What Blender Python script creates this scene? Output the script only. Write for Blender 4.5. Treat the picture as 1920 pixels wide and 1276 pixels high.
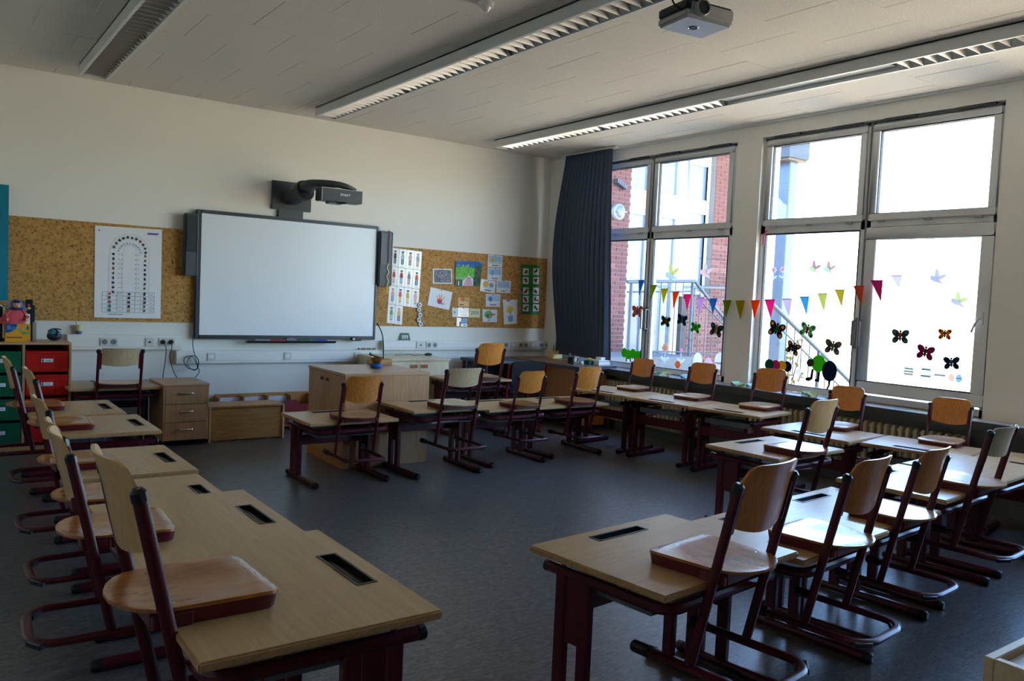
import bpy, bmesh, math, random
from math import sin, cos, pi, radians, sqrt, atan2
from mathutils import Vector, Matrix
random.seed(7)
for o in list(bpy.data.objects): bpy.data.objects.remove(o)
SC = bpy.context.scene
COL = SC.collection
# ------------------------------------------------------------------ camera
F_PX, YAW, PITCH, ROLL = 1527.4, 0.631097, 0.053904, 0.044630
CAM = Vector((0, 0, 1.5))
_f = Vector((sin(YAW)*cos(PITCH), cos(YAW)*cos(PITCH), -sin(PITCH)))
_r = Vector((cos(YAW), -sin(YAW), 0)); _u = _r.cross(_f)
RIGHT = _r*cos(ROLL) + _u*sin(ROLL); UP = -_r*sin(ROLL) + _u*cos(ROLL); FWD = _f
cd = bpy.data.cameras.new('camera'); cam = bpy.data.objects.new('camera', cd); COL.objects.link(cam)
m = Matrix.Identity(4)
for i in range(3): m[i][0], m[i][1], m[i][2], m[i][3] = RIGHT[i], UP[i], -FWD[i], CAM[i]
cam.matrix_world = m
cd.sensor_fit = 'HORIZONTAL'; cd.sensor_width = 36; cd.lens = F_PX/1920*36; cd.clip_start = .05; cd.clip_end = 500
SC.camera = cam
def ray(x, y): return RIGHT*((x-960)/F_PX) - UP*((y-638)/F_PX) + FWD
def atY(x, y, Y): r = ray(x, y); return CAM + r*(Y/r.y)
def atX(x, y, X): r = ray(x, y); return CAM + r*(X/r.x)
def atZ(x, y, Z): r = ray(x, y); return CAM + r*((Z-1.5)/r.z)
# ------------------------------------------------------------------ light
w = bpy.data.worlds.new('world'); SC.world = w; w.use_nodes = True
nt = w.node_tree; nt.nodes.clear()
wo = nt.nodes.new('ShaderNodeOutputWorld'); wb = nt.nodes.new('ShaderNodeBackground'); sk = nt.nodes.new('ShaderNodeTexSky')
sk.sky_type = 'NISHITA'; sk.sun_disc = False; sk.sun_elevation = radians(46); sk.sun_rotation = radians(-14)
sk.air_density = 1.25; sk.dust_density = .7; sk.ozone_density = 1.0
wb.inputs['Strength'].default_value = 0.30
tn = nt.nodes.new('ShaderNodeMix'); tn.data_type = 'RGBA'; tn.blend_type = 'MULTIPLY'; tn.inputs[0].default_value = 1; tn.inputs[7].default_value = (.84, 1.0, 1.27, 1)
nt.links.new(sk.outputs[0], tn.inputs[6]); nt.links.new(tn.outputs[2], wb.inputs[0]); nt.links.new(wb.outputs[0], wo.inputs[0])
sd = bpy.data.lights.new('sun', 'SUN'); sun = bpy.data.objects.new('sun', sd); COL.objects.link(sun)
sd.energy = 7.5; sd.color = (1, .90, .74); sd.angle = radians(.6)
SUN_TO = Vector((-.17, .70, .69)).normalized()
sun.rotation_euler = SUN_TO.to_track_quat('Z', 'Y').to_euler(); sun.location = (0, -4, 9)
def portal(y0, y1, z0, z1, x=6.9):
    ld = bpy.data.lights.new('window_portal', 'AREA'); lo = bpy.data.objects.new('window_portal', ld); COL.objects.link(lo)
    ld.shape = 'RECTANGLE'; ld.size = y1-y0; ld.size_y = z1-z0; ld.energy = 1
    lo.location = (x, (y0+y1)/2, (z0+z1)/2)
    lo.rotation_euler = Matrix(((0, 0, 1), (1, 0, 0), (0, 1, 0))).to_euler()   # local x -> y, local y -> z, -z -> -x
    ld.cycles.is_portal = True
portal(5.5, 7.8, .72, 3.16); portal(2.92, 5.14, .72, 3.16); portal(.3, 2.5, .72, 3.16)
SC.view_settings.view_transform = 'Standard'; SC.view_settings.look = 'None'; SC.view_settings.gamma = 1
SC.view_settings.use_curve_mapping = False
SC.view_settings.exposure = 3.17
SC.cycles.max_bounces = 10; SC.cycles.diffuse_bounces = 6; SC.cycles.glossy_bounces = 4
SC.cycles.transparent_max_bounces = 16; SC.cycles.caustics_reflective = False; SC.cycles.caustics_refractive = False

# ------------------------------------------------------------------ materials
MATS = {}
def newmat(name):
    M = bpy.data.materials.new(name); M.use_nodes = True; MATS[name] = M
    return M, M.node_tree, M.node_tree.nodes['Principled BSDF']
def lin(c):
    return tuple(((v/255)/12.92 if v/255 <= .04045 else (((v/255)+.055)/1.055)**2.4) for v in c)
def flat(name, c, rough=.5, metal=0, spec=None, srgb=True, noise=0, nscale=40, bump=0):
    if name in MATS: return MATS[name]
    M, t, b = newmat(name)
    c = lin(c) if srgb else c
    b.inputs['Base Color'].default_value = (*c, 1); b.inputs['Roughness'].default_value = rough; b.inputs['Metallic'].default_value = metal
    if spec is not None: b.inputs['Specular IOR Level'].default_value = spec
    if noise or bump:
        n = t.nodes.new('ShaderNodeTexNoise'); n.inputs['Scale'].default_value = nscale; n.inputs['Detail'].default_value = 4
        tc = t.nodes.new('ShaderNodeTexCoord'); t.links.new(tc.outputs['Object'], n.inputs['Vector'])
        if noise:
            mx = t.nodes.new('ShaderNodeMix'); mx.data_type = 'RGBA'
            mx.inputs[6].default_value = (*[v*(1-noise) for v in c], 1); mx.inputs[7].default_value = (*[min(1, v*(1+noise)) for v in c], 1)
            t.links.new(n.outputs['Fac'], mx.inputs[0]); t.links.new(mx.outputs[2], b.inputs['Base Color'])
        if bump:
            bp = t.nodes.new('ShaderNodeBump'); bp.inputs['Strength'].default_value = bump; bp.inputs['Distance'].default_value = .004
            t.links.new(n.outputs['Fac'], bp.inputs['Height']); t.links.new(bp.outputs[0], b.inputs['Normal'])
    return M
def ramp(t, src, stops):
    r = t.nodes.new('ShaderNodeValToRGB'); t.links.new(src, r.inputs[0])
    e = r.color_ramp.elements
    while len(e) < len(stops): e.new(.5)
    for k, (p, c) in enumerate(stops): e[k].position = p; e[k].color = (*c, 1)
    return r.outputs[0]
def wood(name, c1, c2, rough=.35, scale=(1.5, 22, 22), axis='x', coat=0, dist=1.5):
    M, t, b = newmat(name)
    tc = t.nodes.new('ShaderNodeTexCoord'); mp = t.nodes.new('ShaderNodeMapping')
    s = {'x': scale, 'y': (scale[1], scale[0], scale[2]), 'z': (scale[1], scale[2], scale[0])}[axis]
    mp.inputs['Scale'].default_value = s
    t.links.new(tc.outputs['Object'], mp.inputs[0])
    n = t.nodes.new('ShaderNodeTexNoise'); n.inputs['Scale'].default_value = 2.5; n.inputs['Detail'].default_value = 6; n.inputs['Distortion'].default_value = dist
    t.links.new(mp.outputs[0], n.inputs['Vector'])
    n2 = t.nodes.new('ShaderNodeTexNoise'); n2.inputs['Scale'].default_value = 30; n2.inputs['Detail'].default_value = 2
    t.links.new(mp.outputs[0], n2.inputs['Vector'])
    mm = t.nodes.new('ShaderNodeMath'); mm.operation = 'MULTIPLY_ADD'; mm.inputs[1].default_value = .25
    t.links.new(n2.outputs[0], mm.inputs[0]); t.links.new(n.outputs[0], mm.inputs[2])
    t.links.new(ramp(t, mm.outputs[0], [(.38, lin(c1)), (.85, lin(c2))]), b.inputs['Base Color'])
    b.inputs['Roughness'].default_value = rough
    if coat: b.inputs['Coat Weight'].default_value = coat; b.inputs['Coat Roughness'].default_value = .12
    return M
wood('beech_top', (196, 162, 112), (176, 140, 92), .34, (1.2, 16, 16))
wood('beech_edge', (198, 160, 112), (174, 132, 86), .4)
wood('ply_back', (218, 144, 62), (184, 108, 40), .28, (1.4, 14, 14), 'z', .35, 2.5)
wood('ply_back_pale', (220, 176, 118), (196, 148, 92), .3, (1.4, 14, 14), 'z', .3, 2.0)
wood('ply_back_grey', (204, 180, 146), (180, 154, 120), .35, (1.4, 14, 14), 'z', .2, 2.0)
wood('ply_seat', (184, 116, 56), (146, 86, 38), .26, (1.4, 12, 12), 'y', .4, 2.2)
wood('ply_seat_pale', (206, 162, 110), (180, 134, 84), .28, (1.4, 12, 12), 'y', .3, 2.0)
wood('cabinet_wood', (196, 152, 108), (170, 124, 82), .42, (1.2, 14, 14), 'z')
wood('cabinet_top', (202, 164, 126), (178, 138, 100), .35, (1.2, 14, 14), 'x')
wood('oak_box', (190, 140, 78), (156, 106, 52), .45, (1.4, 16, 16), 'x')
wood('pale_birch', (226, 214, 184), (208, 194, 160), .45, (1.2, 14, 14), 'z')
wood('desk_brown', (150, 108, 76), (120, 82, 54), .35, (1.2, 14, 14), 'y')
wood('orange_wood', (196, 132, 66), (168, 104, 46), .4, (1.2, 14, 14), 'z')
MAROON = flat('maroon_metal', (78, 12, 26), .34, 0, .5)
MAROON_PL = flat('maroon_plastic', (88, 16, 28), .42)
BLACK = flat('black_plastic', (18, 19, 22), .35)
DARKGREY = flat('dark_grey', (58, 64, 70), .4)
MIDGREY = flat('mid_grey', (112, 116, 122), .4)
GREYMET = flat('grey_metal', (150, 152, 154), .35, .6)
CHROME = flat('chrome', (210, 210, 212), .15, 1)
WHITE = flat('white_plastic', (226, 226, 222), .4)
PVC = flat('window_pvc', (216, 218, 220), .38)
PAPER = flat('paper', (232, 234, 238), .6)
LAMINATE = flat('laminated_card', (226, 230, 236), .12, 0, .6)
LEDGE = flat('wall_panel_white', (222, 222, 216), .4)
SEAL = flat('black_seal', (20, 20, 22), .6)
STEEL = flat('galvanised', (64, 70, 76), .5, .2)
# wall paint with fine roughcast
M, t, b = newmat('wall_paint'); b.inputs['Roughness'].default_value = .85; b.inputs['Base Color'].default_value = (*lin((236, 234, 228)), 1)
tc = t.nodes.new('ShaderNodeTexCoord'); n = t.nodes.new('ShaderNodeTexNoise'); n.inputs['Scale'].default_value = 160; n.inputs['Detail'].default_value = 3
bp = t.nodes.new('ShaderNodeBump'); bp.inputs['Strength'].default_value = .25; bp.inputs['Distance'].default_value = .003
t.links.new(tc.outputs['Object'], n.inputs['Vector']); t.links.new(n.outputs[0], bp.inputs['Height']); t.links.new(bp.outputs[0], b.inputs['Normal'])
# ceiling panel
M, t, b = newmat('ceiling_fibre'); b.inputs['Roughness'].default_value = .9
tc = t.nodes.new('ShaderNodeTexCoord'); n = t.nodes.new('ShaderNodeTexNoise'); n.inputs['Scale'].default_value = 90; n.inputs['Detail'].default_value = 6
t.links.new(tc.outputs['Object'], n.inputs['Vector'])
t.links.new(ramp(t, n.outputs[0], [(.3, lin((212, 206, 198))), (.6, lin((230, 224, 216)))]), b.inputs['Base Color'])
# linoleum
M, t, b = newmat('linoleum'); tc = t.nodes.new('ShaderNodeTexCoord')
mp = t.nodes.new('ShaderNodeMapping'); mp.inputs['Scale'].default_value = (3, 9, 1); mp.inputs['Rotation'].default_value = (0, 0, .5); t.links.new(tc.outputs['Object'], mp.inputs[0])
n = t.nodes.new('ShaderNodeTexNoise'); n.inputs['Scale'].default_value = 6; n.inputs['Detail'].default_value = 8; n.inputs['Distortion'].default_value = 1.6; t.links.new(mp.outputs[0], n.inputs['Vector'])
t.links.new(ramp(t, n.outputs[0], [(.3, lin((54, 54, 53))), (.5, lin((82, 82, 80))), (.7, lin((116, 113, 106)))]), b.inputs['Base Color'])
n2 = t.nodes.new('ShaderNodeTexNoise'); n2.inputs['Scale'].default_value = 1.3; n2.inputs['Detail'].default_value = 5; t.links.new(tc.outputs['Object'], n2.inputs['Vector'])
mr = t.nodes.new('ShaderNodeMapRange'); mr.inputs[3].default_value = .27; mr.inputs[4].default_value = .36; t.links.new(n2.outputs[0], mr.inputs[0]); t.links.new(mr.outputs[0], b.inputs['Roughness'])
# cork
M, t, b = newmat('cork'); b.inputs['Roughness'].default_value = .85; tc = t.nodes.new('ShaderNodeTexCoord')
n = t.nodes.new('ShaderNodeTexNoise'); n.inputs['Scale'].default_value = 38; n.inputs['Detail'].default_value = 6; t.links.new(tc.outputs['Object'], n.inputs['Vector'])
v = t.nodes.new('ShaderNodeTexVoronoi'); v.inputs['Scale'].default_value = 26; t.links.new(tc.outputs['Object'], v.inputs['Vector'])
c1 = ramp(t, n.outputs[0], [(.3, lin((150, 108, 54))), (.5, lin((182, 136, 74))), (.7, lin((196, 150, 86)))])
n3 = t.nodes.new('ShaderNodeTexNoise'); n3.inputs['Scale'].default_value = 48; n3.inputs['Detail'].default_value = 3; t.links.new(tc.outputs['Object'], n3.inputs['Vector'])
fl = ramp(t, n3.outputs[0], [(.60, (0, 0, 0)), (.68, (.9, .9, .9))])
mx = t.nodes.new('ShaderNodeMix'); mx.data_type = 'RGBA'; t.links.new(fl, mx.inputs[0]); t.links.new(c1, mx.inputs[6]); mx.inputs[7].default_value = (*lin((72, 46, 24)), 1)
t.links.new(mx.outputs[2], b.inputs['Base Color'])
# glass: clear pane with a faint mirror
M = bpy.data.materials.new('glass'); M.use_nodes = True; MATS['glass'] = M; t = M.node_tree; t.nodes.clear()
o_ = t.nodes.new('ShaderNodeOutputMaterial'); mxs = t.nodes.new('ShaderNodeMixShader'); tr = t.nodes.new('ShaderNodeBsdfTransparent'); gl = t.nodes.new('ShaderNodeBsdfGlossy')
tr.inputs[0].default_value = (.95, .97, .97, 1); gl.inputs['Roughness'].default_value = .02; mxs.inputs[0].default_value = .05
t.links.new(tr.outputs[0], mxs.inputs[1]); t.links.new(gl.outputs[0], mxs.inputs[2]); t.links.new(mxs.outputs[0], o_.inputs[0])
def paperlike(name, c, trans=.5):
    """thin paper that lets daylight through"""
    if name in MATS: return MATS[name]
    M = bpy.data.materials.new(name); M.use_nodes = True; MATS[name] = M; t = M.node_tree; t.nodes.clear()
    o_ = t.nodes.new('ShaderNodeOutputMaterial'); mxs = t.nodes.new('ShaderNodeMixShader'); d = t.nodes.new('ShaderNodeBsdfDiffuse'); tl = t.nodes.new('ShaderNodeBsdfTranslucent')
    d.inputs[0].default_value = (*lin(c), 1); tl.inputs[0].default_value = (*lin(c), 1); mxs.inputs[0].default_value = trans
    t.links.new(d.outputs[0], mxs.inputs[1]); t.links.new(tl.outputs[0], mxs.inputs[2]); t.links.new(mxs.outputs[0], o_.inputs[0])
    return M
# curtain
M, t, b = newmat('curtain_cloth'); b.inputs['Base Color'].default_value = (*lin((72, 86, 112)), 1); b.inputs['Roughness'].default_value = .8
b.inputs['Sheen Weight'].default_value = .15
# bricks
M, t, b = newmat('brick_red'); b.inputs['Roughness'].default_value = .85
oi = t.nodes.new('ShaderNodeObjectInfo'); tc = t.nodes.new('ShaderNodeTexCoord'); n = t.nodes.new('ShaderNodeTexNoise'); n.inputs['Scale'].default_value = 25
t.links.new(tc.outputs['Object'], n.inputs['Vector'])
ad = t.nodes.new('ShaderNodeMath'); ad.operation = 'MULTIPLY_ADD'; ad.inputs[1].default_value = .4; t.links.new(n.outputs[0], ad.inputs[0]); t.links.new(oi.outputs['Random'], ad.inputs[2])
t.links.new(ramp(t, ad.outputs[0], [(.1, lin((76, 38, 33))), (.6, lin((96, 48, 41))), (1, lin((110, 64, 56)))]), b.inputs['Base Color'])
flat('mortar', (128, 120, 112), .9, noise=.1, nscale=50)
flat('concrete', (92, 92, 92), .9, noise=.15, nscale=12, bump=.3)
flat('paving', (200, 182, 150), .9, noise=.12, nscale=3)
def mat(k): return MATS[k] if isinstance(k, str) else k

# ------------------------------------------------------------------ mesh builder
class MB:
    def __init__(s): s.v = []; s.f = []; s.mi = []; s.cur = 0
    def add(s, vs, fs):
        o = len(s.v); s.v += [tuple(p) for p in vs]; s.f += [tuple(i+o for i in f) for f in fs]; s.mi += [s.cur]*len(fs); return s
    def m(s, k): s.cur = k; return s
    def box(s, x0, y0, z0, x1, y1, z1):
        return s.add([(x0,y0,z0),(x1,y0,z0),(x1,y1,z0),(x0,y1,z0),(x0,y0,z1),(x1,y0,z1),(x1,y1,z1),(x0,y1,z1)],
                     [(0,3,2,1),(4,5,6,7),(0,1,5,4),(1,2,6,5),(2,3,7,6),(3,0,4,7)])
    def obox(s, c, hx, hy, hz):
        c, hx, hy, hz = map(Vector, (c, hx, hy, hz)); P = []
        for z in (-1, 1):
            for x, y in ((-1,-1),(1,-1),(1,1),(-1,1)): P.append(c+hx*x+hy*y+hz*z)
        return s.add(P, [(0,3,2,1),(4,5,6,7),(0,1,5,4),(1,2,6,5),(2,3,7,6),(3,0,4,7)])
    def tube(s, pts, r, n=8, closed=False, side=None, r2=None):
        """tube along pts; with r2 the section is an oval, r2 along `side`"""
        P = [Vector(p) for p in pts]; N = len(P); V = []; prev = None
        for i, p in enumerate(P):
            a = P[(i-1) % N] if closed or i else P[i]; c = P[(i+1) % N] if closed or i < N-1 else P[i]
            d = (c-a).normalized()
            if side is not None: u = Vector(side)
            elif prev is not None: u = prev
            else: u = Vector((0, 0, 1)) if abs(d.z) < .9 else Vector((1, 0, 0))
            u = (u - d*u.dot(d)).normalized(); prev = u; w_ = d.cross(u)
            rr = r[i] if isinstance(r, (list, tuple)) else r
            k = 1.0
            if 0 < i < N-1 or closed:
                ca = max(.35, cos((c-p).angle(p-a, 0)/2)) if (c-p).length > 1e-9 and (p-a).length > 1e-9 else 1
                k = 1/ca if ca > .5 else 1.4
            for j in range(n):
                t_ = 2*pi*j/n; V.append(p + u*cos(t_)*(r2 or rr)*1.0 + w_*sin(t_)*rr)
        F = []
        for i in range(N if closed else N-1):
            for j in range(n):
                a = i*n+j; b_ = i*n+(j+1) % n; c = ((i+1) % N)*n+(j+1) % n; d = ((i+1) % N)*n+j; F.append((a, b_, c, d))
        if not closed: F.append(tuple(range(n-1, -1, -1))); F.append(tuple((N-1)*n+j for j in range(n)))
        return s.add(V, F)
    def lathe(s, prof, c=(0,0,0), n=20, cap=True, axis=None):
        V = []; R = axis.to_track_quat('Z', 'Y').to_matrix() if axis is not None else Matrix.Identity(3); c = Vector(c)
        for r, z in prof:
            for j in range(n): a = 2*pi*j/n; V.append(c + R @ Vector((r*cos(a), r*sin(a), z)))
        F = [(i*n+j, i*n+(j+1) % n, (i+1)*n+(j+1) % n, (i+1)*n+j) for i in range(len(prof)-1) for j in range(n)]
        if cap: F.append(tuple(range(n-1, -1, -1))); F.append(tuple((len(prof)-1)*n+j for j in range(n)))
        return s.add(V, F)
    def ball(s, c, r, n=12, sc=(1,1,1)):
        c = Vector(c); V = []; k = max(4, n//2+1)
        for i in range(k):
            ph = pi*(i+.0)/(k-1)
            for j in range(n): a = 2*pi*j/n; V.append((c.x+r*sc[0]*sin(ph)*cos(a), c.y+r*sc[1]*sin(ph)*sin(a), c.z-r*sc[2]*cos(ph)))
        F = [(i*n+j, i*n+(j+1) % n, (i+1)*n+(j+1) % n, (i+1)*n+j) for i in range(k-1) for j in range(n)]
        return s.add(V, F)
    def prism(s, poly, o, ex, ey, ez):
        """2D polygon in the plane (o, ex, ey) pushed along ez"""
        o, ex, ey, ez = map(Vector, (o, ex, ey, ez)); n = len(poly)
        A = [o+ex*p[0]+ey*p[1] for p in poly]
        fl = ex.cross(ey).dot(ez) < 0
        F = [tuple(range(n-1, -1, -1)), tuple(range(n, 2*n))] + [(i, (i+1) % n, n+(i+1) % n, n+i) for i in range(n)]
        if fl: F = [tuple(reversed(f)) for f in F]
        return s.add(A+[a+ez for a in A], F)
    def build(s, name, m, parent=None, bevel=0, smooth=None, loc=None, seg=2, label=None):
        me = bpy.data.meshes.new(name); me.from_pydata(s.v, [], s.f)
        for k in (m if isinstance(m, (list, tuple)) else [m]): me.materials.append(mat(k))
        if any(s.mi): me.polygons.foreach_set('material_index', s.mi)
        if bevel:
            bm = bmesh.new(); bm.from_mesh(me); bmesh.ops.remove_doubles(bm, verts=bm.verts, dist=1e-6)
            bmesh.ops.bevel(bm, geom=[e for e in bm.edges if len(e.link_faces) == 2 and e.calc_face_angle(0) > .6], offset=bevel, segments=seg, affect='EDGES', clamp_overlap=True)
            bm.to_mesh(me); bm.free()
        if smooth is None: smooth = 35
        if smooth:
            me.shade_smooth(); me.set_sharp_from_angle(angle=radians(smooth))
        me.update()
        return link(name, me, parent, loc, label)
def link(name, data, parent=None, loc=None, label=None):
    o = bpy.data.objects.new(name, data); COL.objects.link(o)
    if parent is not None: o.parent = parent
    if loc is not None: o.location = loc
    if label: o['label'] = label
    return o
def empty(name, loc=(0,0,0), rz=0):
    o = bpy.data.objects.new(name, None); COL.objects.link(o); o.location = loc; o.rotation_euler = (0, 0, rz); o.empty_display_size = .1; return o
def tag(o, label, cat, group=None, kind=None):
    o['label'] = label; o['category'] = cat
    if group: o['group'] = group
    if kind: o['kind'] = kind
    return o
def struct(o, label=None):
    o['kind'] = 'structure'
    if label: o['label'] = label
    return o
def tree_copy(o, parent=None):
    c = o.copy(); COL.objects.link(c)
    if parent is not None: c.parent = parent
    for ch in o.children: tree_copy(ch, c)
    return c
def arc(c, r, a0, a1, n=6): return [(c[0]+r*cos(a0+(a1-a0)*i/n), c[1]+r*sin(a0+(a1-a0)*i/n)) for i in range(n+1)]
def rrect(x0, y0, x1, y1, r, n=5):
    return arc((x1-r, y1-r), r, 0, pi/2, n)+arc((x0+r, y1-r), r, pi/2, pi, n)+arc((x0+r, y0+r), r, pi, 1.5*pi, n)+arc((x1-r, y0+r), r, 1.5*pi, 2*pi, n)
def ell(cx, cy, rx, ry, n=16, rot=0):
    return [(cx+rx*cos(a)*cos(rot)-ry*sin(a)*sin(rot), cy+rx*cos(a)*sin(rot)+ry*sin(a)*cos(rot)) for a in (2*pi*i/n for i in range(n))]
_fontcache = {}
def text_mesh(body, size, o, ex, ey, ez, name, m, parent, depth=.0006, align='CENTER', label=None):
    """lettering: flat letters as real mesh"""
    cu = bpy.data.curves.new('lettering', 'FONT'); cu.body = body; cu.size = size; cu.align_x = align; cu.align_y = 'CENTER'; cu.resolution_u = 2
    to = bpy.data.objects.new('lettering', cu); COL.objects.link(to)
    me = bpy.data.meshes.new_from_object(to.evaluated_get(bpy.context.evaluated_depsgraph_get())); bpy.data.objects.remove(to)
    o, ex, ey, ez = map(Vector, (o, ex, ey, ez))
    for vv in me.vertices: vv.co = o + ex*vv.co.x + ey*vv.co.y + ez*depth
    me.materials.clear(); me.materials.append(mat(m)); me.name = name
    return link(name, me, parent, None, label)

# ================================================================== SETTING
CZ = 3.31; WX = 6.69; WY = 8.45; X0 = -1.7; Y0 = -3.4
struct(MB().box(X0-.2, Y0-.2, -.2, WX+.3, WY+.3, 0).build('floor', 'linoleum', smooth=0), 'dark grey marbled linoleum floor')
struct(MB().box(X0-.2, WY, 0, WX+.3, WY+.25, CZ+.3).build('wall_back', 'wall_paint', smooth=0), 'pale cream wall behind the whiteboard')
struct(MB().box(X0-.2, Y0-.2, 0, X0, WY, CZ+.3).build('wall_left', 'wall_paint', smooth=0))
struct(MB().box(X0, Y0-.2, 0, WX+.3, Y0, CZ+.3).build('wall_front', flat('rear_wall_darkened', (120, 106, 90), .6), smooth=0))  # unseen rear wall, made dark to cut the light from behind the camera
SILL, HEAD = .715, 3.165
WIN = [(5.475, 7.825), (2.92, 5.14), (.30, 2.52)]  # last opening is out of view, added to let in more daylight
mb = MB()
mb.box(WX, Y0, HEAD, WX+.3, WY, CZ+.3)
mb.box(WX, Y0, 0, WX+.3, WY, SILL-.03)
for a, b_ in ((7.80, WY), (5.14, 5.44), (2.52, 2.92), (Y0, .30)): mb.box(WX, a, SILL-.03, WX+.3, b_, HEAD)
struct(mb.build('wall_right', 'wall_paint', smooth=0), 'window wall with wide pillars between the windows')
ce = struct(MB().box(X0-.2, Y0-.2, CZ+.012, WX+.3, WY+.2, CZ+.3).build('ceiling', flat('ceiling_gap', (120, 118, 112), .9), smooth=0), 'pale suspended ceiling of square mineral fibre panels')
P = .611
pm = None; rows = int((WY-Y0)/P)+2; k = 0
for r_ in range(rows):
    y1 = 8.25+P-r_*P; y0 = y1-P
    if y0 < Y0-P: break
    xs = .66 + (0 if r_ % 2 == 1 else .306)
    x = xs-4*P
    while x < WX:
        x0_, x1_ = max(x, X0), min(x+P, WX); yy0, yy1 = max(y0, Y0), min(y1, WY)
        if x1_-x0_ > .02 and yy1-yy0 > .02:
            if abs(x1_-x0_-P) < 1e-6 and abs(yy1-yy0-P) < 1e-6:
                if pm is None:
                    h = P/2-.0006
                    pm = MB().box(-h, -h, 0, h, h, .02).build('ceiling_panel', 'ceiling_fibre', ce, bevel=.0025, seg=1, smooth=0, loc=((x0_+x1_)/2, (yy0+yy1)/2, CZ))
                else: link('ceiling_panel', pm.data, ce, ((x0_+x1_)/2, (yy0+yy1)/2, CZ + random.uniform(-.0008, .0008)))
            else:
                MB().box(x0_+.0015, yy0+.0015, CZ, x1_-.0015, yy1-.0015, CZ+.02).build('ceiling_panel', 'ceiling_fibre', ce, bevel=.004, seg=1, smooth=0)
        x += P
struct(MB().box(WX-.03, Y0, CZ-.02, WX, WY, CZ).build('trim_1', WHITE, smooth=0), 'white edge strip where the ceiling meets the window wall')
struct(MB().box(X0, WY-.012, 0, WX, WY, .06).build('baseboard_back', DARKGREY, smooth=0))
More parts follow.
